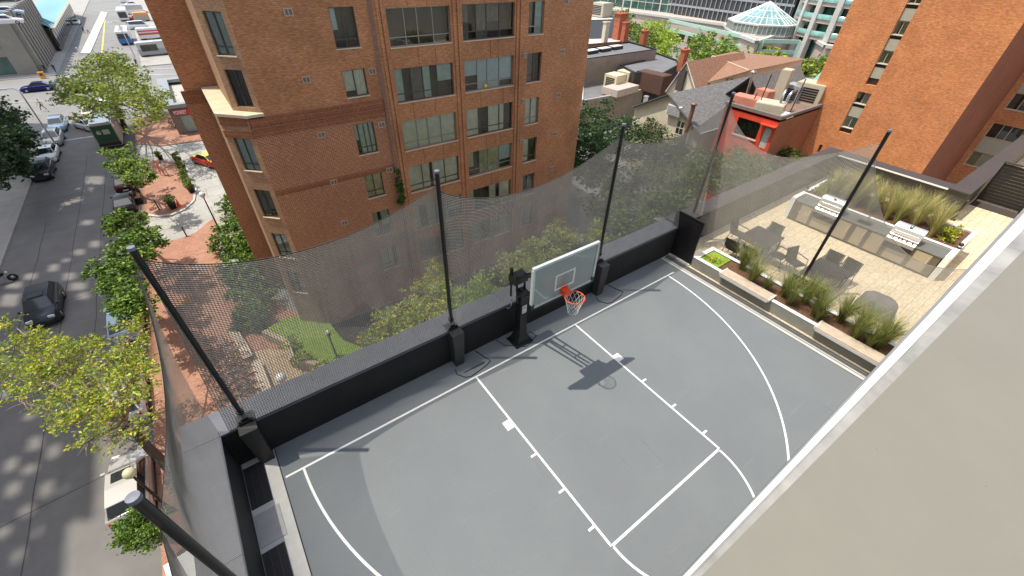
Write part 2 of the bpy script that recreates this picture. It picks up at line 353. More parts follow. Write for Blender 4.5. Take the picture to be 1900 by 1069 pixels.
# podium, court and terrace floors
pod = thing('podium_building', 'dark podium building carrying the court and the roof terrace', 'building')
b = MB(); b.prism([(-8.1, -30), (36, -30), (36, -3.9), (21.3, -3.9), (21.3, 1.5), (-8.1, 1.5)], G-.2, -.012); b.build('podium_block', M_beige, pod)
b = MB(); b.sheet([(-7.5, -16), (7.5, -16), (7.5, .87), (-7.5, .87)], -.008); struct('court_base', b, M_concl)
b = MB(); b.sheet([(-6.8, -14), (7.02, -14), (7.02, .87), (-6.8, .87)], -.003); struct('court_floor', b, M_court)
wear(M_court, 26, .035, scratches=True)
b = MB(); b.sheet([(7.5, -30), (35.7, -30), (35.7, -3.9), (20.7, -3.9), (20.7, .9), (7.5, .9)], -.006); struct('terrace_paving', b, M_terr)
b = MB(); L = .052; z = .001
def arc(b, cx, cy, r, a0, a1, wd, n=48, clip=None):
    for i in range(n):
        t0, t1 = [R(a0+(a1-a0)*k/n) for k in (i, i+1)]; q = []
        for t, rr in ((t0, r-wd/2), (t1, r-wd/2), (t1, r+wd/2), (t0, r+wd/2)): q.append((cx+rr*math.cos(t), cy+rr*math.sin(t), z))
        b.quad(*q)
lineseg(b, (-6.75, 0), (6.72, 0), L, z)
for sx in (-1, 1):
    x = sx*1.83; lineseg(b, (x, -L/2-.001), (x, -5.12), L, z)
    b.box(min(x, x+sx*.2)+sx*L/2, max(x, x+sx*.2)+sx*L/2, -1.86, -1.6, .0005, .0012)
    for y in (-2.72, -3.72, -4.65): b.box(min(x, x+sx*.15)+sx*L/2, max(x, x+sx*.15)+sx*L/2, y-.025, y+.025, .0005, .0012)
lineseg(b, (-1.83+L/2+.001, -5.12), (1.83-L/2-.001, -5.12), L, z)
arc(b, 0, -5.15, 1.80, 180, 360, L)
for i in range(90):
    t0, t1 = [PI+PI*k/90 for k in (i, i+1)]; b.quad(*[((6.37+e)*math.cos(t), (6.98+e)*math.sin(t)-L/2-.001, z) for t, e in ((t0, -L/2), (t1, -L/2), (t1, L/2), (t0, L/2))])
struct('court_markings', b, M_white)
b = MB()
for sx in ((-6.8, -14, -6.8, .86), (7.02, -14, 7.02, .86), (7.16, -14, 7.16, .86)):
    lineseg(b, sx[:2], sx[2:], .022, -.001)
struct('court_edge_joint', b, mat('joint_black', (.02, .02, .02), .8))

# ---------------------------------------------------------------- parapets
pw = thing('parapet_wall', 'black court wall with a wide blue-grey metal coping behind the hoop', 'wall')
b = MB(); b.box(-8.1, 7.62, .87, 1.5, -.012, 1.14); b.build('wall_body', M_blackwall, pw)
b = MB()
for i in range(6):
    x0 = -8.15+i*2.64; b.box(x0, x0+2.632, .84, 1.56, 1.14, 1.19)
b.build('coping', M_coping, pw)
pw = thing('parapet_wall', 'black court wall along the street side with drain grates at its foot', 'wall')
b = MB(); b.box(-8.1, -7.5, -16, .865, -.012, 1.14); b.build('wall_body', M_blackwall, pw)
b = MB()
for i in range(6):
    y1 = .835-i*2.64; b.box(-8.15, -7.47, y1-2.632, y1, 1.14, 1.185)
b.build('coping', M_coping, pw)
pw = thing('parapet_wall', 'dark brown parapet with angled corners around the far end of the terrace', 'wall')
M_pbrown = mat('brown_metal', (.065, .052, .047), .55, .0, var=.08, scale=1); M_pdark = mat('dark_bronze_panel', (.06, .055, .045), .6, var=.1)
b = MB(); b.box(7.7, 21.3, .9, 1.5, -.01, 1.2); b.box(20.7, 21.3, -3.89, .895, -.01, 1.2); b.box(21.305, 36, -4.5, -3.89, -.01, 1.2); b.box(20.7, 21.3, -4.5, -3.895, -.01, 1.2); b.build('wall_body', M_pdark, pw)
b = MB(); b.box(7.66, 21.35, .86, 1.55, 1.2, 1.26); b.box(20.62, 21.36, -3.84, .85, 1.2, 1.26); b.box(20.62, 36, -4.56, -3.845, 1.2, 1.26); b.build('coping', M_pbrown, pw)
b = MB(); b.box(20.58, 20.615, -3.8, .8, 1.17, 1.235); b.build('edge_trim', M_white, pw)

# trench drain right of the court
dr = thing('trench_drain', 'long slotted trench drain between court and concrete planter', 'drain')
b = MB(); b.box(7.24, 7.46, -14, .84, -.05, -.006); b.build('channel', mat('channel_dark', (.02, .02, .02), .7), dr)
b = MB()
for i in range(580):
    y = .8-i*.025; b.box(7.26, 7.44, y-.008, y, -.006, .004)
b.box(7.225, 7.255, -14, .84, -.006, .006); b.box(7.445, 7.475, -14, .84, -.006, .006); b.box(7.34, 7.355, -14, .84, -.005, .005)
b.build('grating', M_framel, dr)
for k, (y0, y1) in enumerate(((-.35, .72), (-3.2, -1.33))):
    gr = thing('drain_grate', ('short', 'long')[k]+' black floor grate by the street side wall, '+('nearer the corner', 'farther from the corner')[k], 'grate')
    b = MB(); b.box(-7.49, -7.08, y0, y1, -.007, -.002); b.build('pit', mat('channel_dark', (.02, .02, .02)), gr)
    b = MB(); y = y0+.03
    while y < y1-.02: b.box(-7.485, -7.085, y, y+.012, -.002, .006); y += .042
    for x in (-7.36, -7.22): b.box(x, x+.012, y0, y1, -.001, .009)
    for x in (-7.49, -7.09): b.box(x, x+.014, y0, y1, -.001, .008)
    b.build('bars', mat('grate_metal', (.07, .06, .06), .5, .4), gr)
hat = thing('floor_hatch', 'plain grey metal cover plate between the two floor grates', 'hatch'); b = MB(); b.box(-7.48, -7.0, -1.22, -.5, -.007, .008); b.build('plate', M_concrete, hat)

# ---------------------------------------------------------------- the photographer's building: ledge under the camera and the wall it crowns
lg = thing('balcony_ledge', 'smooth beige ledge with white and grey metal edge filling the lower right corner', 'ledge')
zt = 7.39
def edge(p, q, dz=0):                        # the straight edge through two measured points of the ledge top, extended both ways
    p = gz(*p, zt); q = gz(*q, zt); d = (q-p)/(q-p)[0]
    a = p+d*(-5.4-p[0])+np.array([0, 0, dz]); return [tuple(a), tuple(p+d*(3.4-p[0])+np.array([0, 0, dz])), (-7.3, a[1], a[2])]
lines = [edge((1262, 1069), (1900, 386), -.02), edge((1268, 1069), (1900, 396)), edge((1279, 1069), (1900, 424), 0), edge((1301, 1069), (1900, 464), -.006)]
lines.append([(-5.4, -8.4, zt-.006), (3.4, -8.4, zt-.006), (-7.3, -8.4, zt-.006)])
names = [('drip_edge', M_framel), ('white_lip', mat('ledge_white_metal', (.80, .79, .74), .4, var=.02)), ('metal_flashing', mat('flashing', (.36, .34, .30), .4, .2, var=.3, scale=2.5)), ('beige_panel', mat('beige_coating', (.215, .20, .16), .6, var=.02, scale=5, bump=.06, bscale=60))]
wear(MATS['beige_coating'], 3, .02, specks=9); wear(M_blackwall, 2.5, .35) if False else None
for i, (nm, mm) in enumerate(names):
    a0, a1, a2 = lines[i]; c0, c1, c2 = lines[i+1]; b = MB(); b.add([a2, a0, c0, c2], [(3, 2, 1, 0)])
    vs = [a0, a1, c1, c0]; lo = [(p[0], p[1], p[2]-(.09 if i < 3 else .25)) for p in vs]
    b.add(vs+lo, [(3, 2, 1, 0)]+([(0, 1, 5, 4)] if i == 0 else [])); b.build(nm, mm, lg)
b = MB(); b.box(-7.29, 3.39, -8.39, min(lines[0][0][1], lines[0][1][1])-.004, zt-.30, zt-.024); b.build('ledge_core', M_beige, lg)
bw_ = thing('residential_tower', 'beige residential tower wall rising from the court under the camera', 'building')
b = MB(); b.box(-7.3, 36, -9.6, -8.3, -.01, 7.1)
b.build('wall', M_beige, bw_)

# ---------------------------------------------------------------- net posts
POLES = [(-6.97, .93, 0), (-1.97, .93, 0), (3.5, .93, 0), (8.98, 1.2, 0), (9.25, -3.17, .42), (-7.0, -3.42, 0), (-7.0, -7.6, 0), (9.3, -7.6, .42)]
pl = ['at the street corner of the court', 'left of the basketball hoop', 'right of the basketball hoop', 'behind the slatted gate panel', 'standing in the long planter', 'at the bottom left beside the street wall', 'under the photographer, street side', 'under the photographer, planter side']
for i, (x, y, z0) in enumerate(POLES):
    p = thing('net_post', 'tall black steel net post '+pl[i], 'post', (x, y, z0), group='posts of the court netting')
    zb = 1.19 if i in (0, 1, 2, 3, 5, 6) else .0; zb -= z0 if zb else 0
    b = MB(); b.tube([(0, 0, zb), (0, 0, 5.64-z0)], .048, 14); b.build('pole', M_black, p)
    b = MB(); b.lathe([(0, 5.655-z0), (.053, 5.65-z0), (.053, 5.60-z0)], n=16, smooth=False); b.build('cap', mat('grey_cap', (.17, .185, .23), .5), p)
    if i in (0, 1, 2, 5):
        M_ped = mat('pedestal_metal', (.02, .02, .02), .5, .1, var=.15)
        b = MB()
        if i == 5: b.taper((-.08, 0, 0), (.36, .40), (.32, .34), 1.26)
        else: b.taper((0, -.19, 0), (.27, .26), (.34, .56), 1.24, off=(0, .1))
        b.build('pedestal', M_ped if i in (0, 5) else mat('pedestal_grey', (.045, .045, .044), .5, var=.15), p)
        b = MB(); b.cbox((0, 0, 1.27), (.26, .24, .03)); b.cbox((0, 0, 1.31), (.14, .14, .07)); 
        for sx in (-1, 1):
            for sy in (-1, 1): b.lathe([(.018, 1.29), (.018, 1.33), (0, 1.33)], c=(sx*.1, sy*.09, 0), n=8)
        b.build('base_plate', M_black, p)
        b = MB(); b.lathe([(.065, 1.5), (.075, 1.5), (.075, 1.56), (.065, 1.56)], n=14); b.build('collar', M_black, p)
    else:
        b = MB(); b.cbox((0, 0, zb+.015), (.28, .28, .03)); b.build('base_plate', M_black, p)
# cords looped round the feet of the posts
for i, (x, y, z0) in enumerate(POLES[1:3]):
    b = MB(); pts = [(x-.2, .55), (x-.25, .35), (x-.1, .13), (x+.05, .08), (x+.6, .17), (x+.78, .25), (x+.72, .45), (x+.62, .83)]
    b.tube([(a, c, .012) for a, c in pts], .011, 6); b.tube([(x-.05, .3, .012), (x+.62, .30, .012)], .009, 6) if i == 0 else None
    tag(b.build('looped_cable', M_rubber), 'thin black cord looped on the court beside the post '+('left' if i == 0 else 'right')+' of the hoop', 'cord')
b = MB(); b.tube([(-.62, .83, .012), (-.5, .5, .012), (-.05, .13, .012), (.1, .12, .012), (.52, .3, .012), (.45, .55, .012)], .010, 6)
tag(b.build('looped_cable', M_rubber), 'thin black cord looped around the foot of the hoop stand', 'cord')

# ---------------------------------------------------------------- netting
M_net = mat('net_cord', (.44, .42, .37), .8, var=.08)
def netting(name, label, top, bot, n_s, n_t, rv=.0060, rh=.0112, bulge=(0, 0), seed=0, wav=.014):
    r = np.random.default_rng(seed); ph = r.uniform(0, 6, 8)
    kS = n_s+1; S = np.linspace(0, 1, kS); T = np.linspace(0, 1, n_t+1)
    tp = np.array([top(s) for s in S]); bt = np.array([bot(s) for s in S])
    def P(si, t):
        a = tp[si]; c = bt[si]; q = a*(1-t)[:, None]+c*t[:, None]; s = S[si]
        e = np.sin(np.pi*t)
        # slack: soft folds hanging in the netting
        f = wav*e*(np.sin(9*s+3*t+ph[0])+.7*np.sin(23*s+5*t+ph[1])+.4*np.sin(47*s-4*t+ph[2]))
        bl = np.sin(np.pi*t)**1.0*(np.sin(np.pi*s)*.6+.4)
        q[:, 0] += bulge[0]*bl+f*abs(nx); q[:, 1] += bulge[1]*bl+f*abs(ny); q[:, 2] -= .05*e*np.sin(7*s+ph[3]); return q
    d = bt[0]*0; d = tp[-1]-tp[0]; h = math.hypot(d[0], d[1]); nx, ny = -d[1]/h, d[0]/h
    V = []; F = []; base = 0
    def strands(Q, rr):                    # Q: (lines, points, 3) -> 3-sided cords
        nonlocal base
        l, k, _ = Q.shape; t = np.gradient(Q, axis=1); t /= np.linalg.norm(t, axis=2, keepdims=True)+1e-9
        nn = np.array([nx, ny, 0.]); u = np.cross(t, nn); u /= np.linalg.norm(u, axis=2, keepdims=True)+1e-9; w_ = np.cross(u, t)
        for a in (90, 210, 330): V.append(None)
        ring_ = np.stack([Q+rr*math.cos(R(a))*u+.0007*math.sin(R(a))*w_ for a in (0, 100, 180)], 2)    # l,k,3,3
        V[-3:] = [ring_.reshape(-1, 3)]
        idx = base+np.arange(l*k*3).reshape(l, k, 3); base += l*k*3
        A = idx[:, :-1, :]; B = idx[:, 1:, :]
        F.append(np.stack([A, np.roll(A, -1, 2), np.roll(B, -1, 2), B], -1).reshape(-1, 4))
    tt = np.linspace(0, 1, 17)
    strands(np.stack([P(np.full(17, i), tt) for i in range(kS)]), rv)
    si = np.unique(np.concatenate([np.arange(0, kS, 3), [kS-1]]))
    strands(np.stack([P(si, np.full(len(si), t)) for t in T]), rh)
    strands(np.stack([P(si, np.full(len(si), t)) for t in (0., 1.)]), .009)
    V = np.concatenate(V); F = np.concatenate(F); me = bpy.data.meshes.new(name)
    me.vertices.add(len(V)); me.vertices.foreach_set('co', V.ravel()); me.loops.add(len(F)*4); me.loops.foreach_set('vertex_index', F.ravel())
    me.polygons.add(len(F)); me.polygons.foreach_set('loop_start', np.arange(0, len(F)*4, 4)); me.update(calc_edges=True)
    me.materials.append(M_net); o = bpy.data.objects.new(name, me); C.objects.link(o); tag(o, label, 'net', 'netting panels around the court'); return o
def seg(a, c, sag, skew=.5):
    a = np.array(a, float); c = np.array(c, float)
    def f(s):
        p = a+(c-a)*s; p = p.copy(); k = s**(math.log(.5)/math.log(skew)); p[2] -= sag*4*k*(1-k); return p
    return f
ZT = 5.3
def bb(x0, x1, z=1.2, y=.86): return lambda s: np.array([x0+(x1-x0)*s, y, z])
netting('court_net', 'sagging net panel between the street corner post and the post left of the hoop', seg((-6.97, .99, ZT+.1), (-1.97, .99, ZT), .62, .45), bb(-7.3, -1.97), 114, 96, bulge=(0, .18), seed=1)
netting('court_net', 'sagging net panel behind the hoop between its two nearest posts', seg((-1.97, .99, ZT-.1), (3.5, .99, ZT-.02), .68, .45), bb(-1.97, 3.5), 124, 96, bulge=(0, .18), seed=2)
netting('court_net', 'sagging net panel between the post right of the hoop and the post behind the gate', seg((3.5, .99, ZT), (8.98, 1.22, ZT), .60, .45), bb(3.5, 8.98), 124, 96, bulge=(0, .2), seed=3)
netting('court_net', 'net panel hanging over the street side wall', seg((-7.05, -3.42, ZT-.2), (-7.05, .96, ZT+.1), .5, .55), lambda s: np.array([-7.49, -3.42+4.4*s, 1.2]), 100, 96, rv=.0034, rh=.0078, wav=.006, bulge=(-.22, 0), seed=4)
netting('court_net', 'net panel over the street wall under the photographer', seg((-7.05, -7.6, ZT-.2), (-7.05, -3.42, ZT-.2), .5), lambda s: np.array([-7.49, -7.6+4.18*s, 1.2]), 95, 96, rv=.0034, rh=.0078, wav=.006, bulge=(-.22, 0), seed=5)
netting('court_net', 'net panel crossing in front of the barbecue terrace', lambda s: np.array([9.0+.25*s, 1.2-4.37*s, 5.3-1.15*math.sin(PI*s**.8)+.0]), lambda s: np.array([9.0+.25*s, 1.2-4.37*s, .5]), 98, 108, rv=.004, rh=.0066, seed=6)
netting('court_net', 'drooping net panel between the planter post and the photographer', lambda s: np.array([9.25+.05*s, -3.17-4.4*s, 5.0*(1-s)+4.6*s-2.1*math.sin(PI*s)**.8]), lambda s: np.array([9.25+.05*s, -3.17-4.4*s, .5]), 98, 96, rv=.003, rh=.0046, seed=7)

# ---------------------------------------------------------------- basketball hoop
hp = thing('basketball_hoop', 'black in-ground basketball stand with clear backboard and orange rim', 'basketball hoop', (0, .45, 0))
b = MB(); b.taper((0, 0, .0), (.62, .55), (.58, .5), .05); b.taper((0, 0, .05), (.46, .42), (.26, .28), .34); b.build('base', M_black, hp)
b = MB(); b.taper((0, 0, .39), (.25, .27), (.22, .24), 1.5); b.cbox((.0, 0, 1.91), (.26, .27, .05)); b.build('column', M_black, hp)
b = MB(); b.cbox((.0, 0, 1.945), (.10, .16, .02)); b.build('column_cap', M_steel, hp)
b = MB(); yb = -1.55
for sx in (-.13, .13):
    b.tube([(sx, .05, 1.8), (sx, .1, 2.35), (sx, yb+.35, 3.3)], .035, 8)
    b.tube([(sx, .02, 1.55), (sx, .0, 1.75), (sx, yb+.35, 2.85)], .035, 8)
for t in (.0, .33, .66, 1): b.tube([(-.13, .1+(yb+.25)*t, 2.35+.95*t), (.13, .1+(yb+.25)*t, 2.35+.95*t)], .025, 6)
b.build('arm', M_black, hp)
b = MB(); b.cbox((0, .2, 2.25), (.44, .3, .22)); b.tube([(-.16, .3, 2.0), (-.16, .3, 2.55)], .05, 8); b.tube([(-.16, .3, 1.6), (-.16, .3, 2.1)], .03, 8); b.build('height_actuator', M_black, hp)
cr = MB(); cr.tube([(-.16, .25, 1.35), (-.16, .25, 1.5)], .02, 8); cr.tube([(-.16, .25, 1.4), (-.32, .1, 1.36), (-.42, .12, 1.4)], .015, 8); cr.build('crank_handle', M_steel, hp)
b = MB(); b.box(-.93, .93, yb, yb+.012, 2.90, 3.97)
gm = glass('board_glass', (.88, .93, .92), .05); n_ = gm.node_tree; o_ = n_.nodes['Material Output']; l_ = o_.inputs[0].links[0].from_socket
df = n_.nodes.new('ShaderNodeBsdfDiffuse'); df.inputs[0].default_value = (.7, .78, .75, 1); mm_ = n_.nodes.new('ShaderNodeMixShader'); mm_.inputs[0].default_value = .30
n_.links.new(l_, mm_.inputs[1]); n_.links.new(df.outputs[0], mm_.inputs[2]); n_.links.new(mm_.outputs[0], o_.inputs[0]); b.build('backboard', gm, hp)
b = MB()
for x0, x1, z0, z1 in ((-.96, .96, 3.95, 4.01), (-.96, .96, 2.88, 2.93), (-.965, -.91, 2.93, 3.95), (.91, .965, 2.93, 3.95)): b.box(x0, x1, yb-.02, yb+.05, z0, z1)
b.build('board_frame', mat('board_white', (.62, .68, .66), .4, .3), hp)
b = MB(); y = yb-.004
for x0, x1, z0, z1 in ((-.3, .3, 3.50, 3.55), (-.3, .3, 3.10, 3.15), (-.3, -.25, 3.15, 3.5), (.25, .3, 3.15, 3.5)): b.box(x0, x1, y, y+.003, z0, z1)
b.build('target_square', M_white, hp)
b = MB(); b.tube([(-.3, yb+.3, 3.2), (-.3, yb+.06, 3.85)], .03, 6); b.tube([(.3, yb+.3, 3.2), (.3, yb+.06, 3.85)], .03, 6); b.cbox((0, yb+.2, 3.05), (.75, .3, .06)); b.cbox((0, yb+.08, 3.2), (.16, .1, .5)); b.build('board_bracket', M_black, hp)
b = MB(); b.box(-.97, -.89, yb-.03, yb+.06, 2.86, 3.0); b.box(.89, .97, yb-.03, yb+.06, 2.86, 3.0); b.box(-.9, .9, yb-.03, yb+.07, 2.845, 2.88); b.build('edge_padding', M_black, hp)
rc = (0, yb-.38, 3.05)
b = MB(); b.tube([(rc[0]+.229*math.cos(t), rc[1]+.229*math.sin(t), rc[2]) for t in np.linspace(0, 2*PI, 33)[:-1]], .011, 8, closed=True)
b.cbox((0, yb-.09, 3.0), (.17, .17, .13)); b.cbox((0, yb-.008, 3.02), (.2, .015, .22)); b.build('rim', M_orange, hp)
b = MB()
for k in range(12):
    for s in (1, -1):
        b.tube([(rc[0]+rr*math.cos(2*PI*(k+s*q)/12), rc[1]+rr*math.sin(2*PI*(k+s*q)/12), 3.04-dz) for rr, q, dz in ((.225, 0, 0), (.2, .5, .1), (.17, 1, .2), (.145, 1.5, .29), (.13, 2, .37), (.12, 2.5, .44))], .0045, 4)
b.build('rim_net', mat('white_cord', (.75, .75, .72), .8), hp)
b = MB(); b.box(-.075, .075, -.142, -.137, 1.2, 1.48); b.build('warning_sticker', M_white, hp)
b = MB(); M_rd = mat('sticker_red', (.6, .02, .02), .5)
b.tube([(.045*math.cos(t), -.144, 1.39+.045*math.sin(t)) for t in np.linspace(0, 2*PI, 17)[:-1]], .006, 4, closed=True); b.tube([(-.03, -.144, 1.36), (.03, -.144, 1.42)], .006, 4)
b.box(-.05, .05, -.144, -.1425, 1.27, 1.28); b.box(-.05, .05, -.144, -.1425, 1.24, 1.25); b.build('prohibition_mark', M_rd, hp)
b = MB(); b.box(.17, .3, .36, .37, .5, .62); tag(b.build('wall_socket', M_framel, hp), None)

# ---------------------------------------------------------------- slatted gate panel by the corner
gt = thing('gate_panel', 'tall black louvred gate panel at the far corner of the court', 'gate')
b = MB(); x = 7.57
b.box(x, x+.06, -.06, -.0, 0, 1.82); b.box(x, x+.06, 1.04, 1.1, 0, 1.82); b.box(x, x+.06, 0, 1.04, 1.76, 1.82); b.box(x, x+.06, 0, 1.04, .0, .08); b.build('gate_frame', M_black, gt)
b = MB()
for k in range(17): b.box(x+.015, x+.045, .001, 1.039, .1+k*.098, .1+k*.098+.088)
b.build('louvres', M_black, gt)
b = MB(); b.box(7.5, 7.9, -.06, 1.1, -.012, .05); b.build('threshold', M_concl, gt)

# ================================================================ windows
M_curts = [M_curt, M_curtg, M_curtd, mat('warm_blind', (.62, .58, .36), .9, var=.25, scale=2), mat('pale_blue_curtain', (.62, .70, .70), .9, var=.1, scale=4)]
def window(par, p, ud, nrm, wd, h, zb, mull=(.5,), trans=.25, fr=None, sill=None, seed=0, style=None, depth=.14, ft=.045):
    """one window: frame > pane, curtain. p = left end on the wall plane, zb = bottom"""
    r = random.Random(seed*7.13+wd); ud = Vector((*ud, 0)).normalized(); nv = Vector((*nrm, 0)).normalized(); p = Vector((p[0], p[1], 0))
    M = Matrix((ud, -nv, Vector((0, 0, 1)))).transposed().to_4x4(); M.translation = p+Vector((0, 0, zb))   # local x along, y inward, z up
    if M.to_3x3().determinant() < 0: pass
    b = MB(); fr = fr or M_frame; d0, d1 = depth-.05, depth
    b.box(0, wd, d0, d1, 0, ft, M=M); b.box(0, wd, d0, d1, h-ft, h, M=M); b.box(0, ft, d0, d1, ft, h-ft, M=M); b.box(wd-ft, wd, d0, d1, ft, h-ft, M=M)
    for q in mull: b.box(wd*q-ft/2, wd*q+ft/2, d0+.004, d1, ft, h-ft, M=M)
    if trans: 
        cs = [0]+list(mull)+[1]
        for i in range(len(cs)-1): b.box(wd*cs[i]+ft/2, wd*cs[i+1]-ft/2, d0+.008, d1, h*trans-ft/2, h*trans+ft/2, M=M)
    f = b.build('window', fr, par)
    b = MB(); b.quad(*[M @ Vector(q) for q in ((0, d1-.01, 0), (wd, d1-.01, 0), (wd, d1-.01, h), (0, d1-.01, h))]); b.build('pane', M_glass, f)
    b = MB(); dd = d1+.5                      # shallow dark room behind
    vs = [M @ Vector(q) for q in ((0, d1, 0), (wd, d1, 0), (wd, d1, h), (0, d1, h), (0, dd, 0), (wd, dd, 0), (wd, dd, h), (0, dd, h))]
    b.add(vs, [(0, 4, 5, 1), (3, 2, 6, 7), (0, 3, 7, 4), (1, 5, 6, 2), (4, 7, 6, 5)]); b.build('room', M_room, f)
    st = style if style is not None else r.choice([0, 0, 1, 2, 3, 4, 5])
    if st != 5:
        b = MB(); cs = [0]+list(mull)+[1]; mi = []
        for i in range(len(cs)-1):
            if r.random() < .09: continue
            k = r.randrange(3) if r.random() < .25 else 0
            x0, x1 = wd*cs[i]+.02, wd*cs[i+1]-.02; zz = .02 if r.random() < .75 else h*r.uniform(.2, .5)
            if r.random() < .25: x1 = x0+(x1-x0)*r.uniform(.4, .8)
            nn = max(4, int((x1-x0)/.045)); pts = [(x0+(x1-x0)*j/nn, d1+.02+(.03 if j % 2 else 0)) for j in range(nn+1)]
            for j in range(nn): b.quad(*[M @ Vector(q) for q in ((*pts[j], zz), (*pts[j+1], zz), (*pts[j+1], h-.03), (*pts[j], h-.03))], k)
        if b.v: b.build('curtain', [M_curts[st], M_curtd, M_curts[(st+1) % 5]], f)
    if sill: b = MB(); b.box(-.04, wd+.04, -.05, depth-.05, -.055, -.002, M=M); b.build('sill', sill, f)
    return f
def vent(par, p, ud, nrm, z0, wd=.42, h=.34):
    ud = Vector((*ud, 0)).normalized(); nv = Vector((*nrm, 0)).normalized()
    M = Matrix((ud, -nv, Vector((0, 0, 1)))).transposed().to_4x4(); M.translation = Vector((p[0], p[1], z0)); b = MB(); t = .05
    b.box(0, wd, -.05, .01, 0, t, M=M); b.box(0, wd, -.05, .01, h-t, h, M=M); b.box(0, t, -.05, .01, t, h-t, M=M); b.box(wd-t, wd, -.05, .01, t, h-t, M=M); b.box(wd/2-.02, wd/2+.02, -.045, .01, t, h-t, M=M)
    f = b.build('vent', mat('vent_cream', (.45, .36, .28), .7), par); b = MB(); b.box(t, wd-t, -.02, .01, t, h-t, M=M); b.build('grille', mat('grille_grey', (.2, .15, .12), .6), f)

# ================================================================ the brick apartment building behind the court
ap = thing('apartment_building', 'orange and dark brown brick apartment building with chamfered corner behind the court netting', 'building')
TOP = 12.0; FL = 2.94; X = Vector
SI = [4.63-FL*k for k in range(-2, 6)]            # sill heights floor by floor
ud, nn = (1, 0), (0, -1)
b = MB(); holes = []; wins = []
for k, s in enumerate(SI):
    for x0, x1 in ((4.5, 8.34), (9.15, 12.97), (14.1, 15.38)):
        holes.append((x0-3.82, x1-3.82, s, s+1.85)); wins.append((x0, x1, s, k))
wallgrid(b, (3.82, 19.0), ud, 19.77-3.82, -13, TOP, holes, nn, .2)
b.quad((19.77, 19.0, -13), (19.77, 45, -13), (19.77, 45, TOP), (19.77, 19.0, TOP))
b.build('main_wall', M_brickA, ap)
for x0, x1, s, k in wins:
    wd = x1-x0
    window(ap, (x0, 19.0), ud, nn, wd, 1.85, s, (.27, .47, .72) if wd > 2 else (.5,), .24, sill=M_stone, seed=k*31+x0, depth=.2, fr=M_frame if (k+int(x0)) % 2 else M_framel)
b = MB()
for x in (3.95, 4.2, 8.5, 8.8, 13.1, 13.4):
    b.box(x, x+.17, 18.925, 18.997, -13, TOP)
b.build('pilaster_ribs', M_brickA, ap)
b = MB(); q = [(3.70, 19.35), (3.82, 18.999)]
b.quad((3.66, 19.345, -13), (3.819, 18.999, -13), (3.819, 18.999, TOP), (3.66, 19.345, TOP)); b.build('return_face', M_brickP, ap)
# left upper wall with its own window column
ls = [(1.65, 2.93, 4.75, 1.83), (1.65, 2.93, 2.31, 1.39), (1.62, 2.84, -1.0, 1.83), (1.62, 2.78, -3.93, 1.90), (1.62, 2.8, -6.87, 1.85), (1.62, 2.8, -9.8, 1.85), (1.65, 2.93, 7.7, 1.85)]
b = MB(); x0 = -2.85; wallgrid(b, (x0, 19.35), ud, 3.66-x0, 1.98, TOP, [(a-x0, c-x0, s, s+h) for a, c, s, h in ls if s > 2], nn, .16); b.build('upper_wall', M_brickA, ap)
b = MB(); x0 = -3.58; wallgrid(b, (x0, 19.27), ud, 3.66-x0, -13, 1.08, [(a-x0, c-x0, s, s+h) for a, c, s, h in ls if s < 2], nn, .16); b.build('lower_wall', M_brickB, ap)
for i, (a, c, s, h) in enumerate(ls):
    window(ap, (a, 19.35 if s > 2 else 19.27), ud, nn, c-a, h, s, (.5,) if i not in (2,) else (.22, .5, .75), .22 if i != 1 else 0, sill=M_stone, seed=50+i, style=[4, 0, 1, 3, 1, 0, 0][i], depth=.16)
for z in (3.31, .44, -2.45, -5.3, 6.3): vent(ap, (-.47, 19.35 if z > 2 else 19.27), ud, nn, z)
for z in (3.33, .4, -2.5): vent(ap, (3.12, 19.35 if z > 2 else 19.27), ud, nn, z)
for z in (6.2, 3.26, .32, -2.6, -5.5): vent(ap, (16.95, 19), ud, nn, z, .46, .32)
for z in (3.3, .36, -2.55): vent(ap, (13.74, 18.99), ud, nn, z, .3, .3)
# soldier-course bands
b = MB(); b.box(-3.52, 3.66, 19.20, 19.36, 1.60, 1.98); b.box(-3.55, 3.66, 19.235, 19.36, 1.40, 1.60); b.box(-3.58, 3.66, 19.20, 19.36, 1.08, 1.40); b.box(-3.57, 3.66, 19.245, 19.27, -2.35, -2.03); b.build('soldier_band', M_sold, ap)
# chamfered corner: upper and lower
s2 = math.sqrt(.5); cu = (-s2, s2); cn = (-s2, -s2)
upL, loL = 1.60, 1.68; U0 = (-2.85, 19.35); L0 = (-3.58, 19.27)
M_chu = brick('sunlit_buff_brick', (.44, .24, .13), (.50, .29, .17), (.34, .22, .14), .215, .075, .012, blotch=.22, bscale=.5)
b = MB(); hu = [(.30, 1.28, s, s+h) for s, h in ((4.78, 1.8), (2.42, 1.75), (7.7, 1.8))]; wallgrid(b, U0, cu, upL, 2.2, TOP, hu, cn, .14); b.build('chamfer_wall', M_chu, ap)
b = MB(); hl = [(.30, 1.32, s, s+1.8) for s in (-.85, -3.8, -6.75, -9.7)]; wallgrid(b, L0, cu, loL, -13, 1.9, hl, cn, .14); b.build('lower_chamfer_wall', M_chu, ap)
for i, h in enumerate(hu+hl):
    o = U0 if i < 3 else L0; p = (o[0]+cu[0]*h[1], o[1]+cu[1]*h[1])      # left end seen from outside
    window(ap, p, (s2, -s2), cn, h[1]-h[0], h[3]-h[2], h[2], (.5,), .2 if i != 1 else 0, sill=M_stone if i != 1 else None, seed=80+i, style=[4, 5, 0, 4, 2, 1, 0][i], depth=.14)
UE = (U0[0]+cu[0]*upL, U0[1]+cu[1]*upL); LE = (L0[0]+cu[0]*loL, L0[1]+cu[1]*loL)
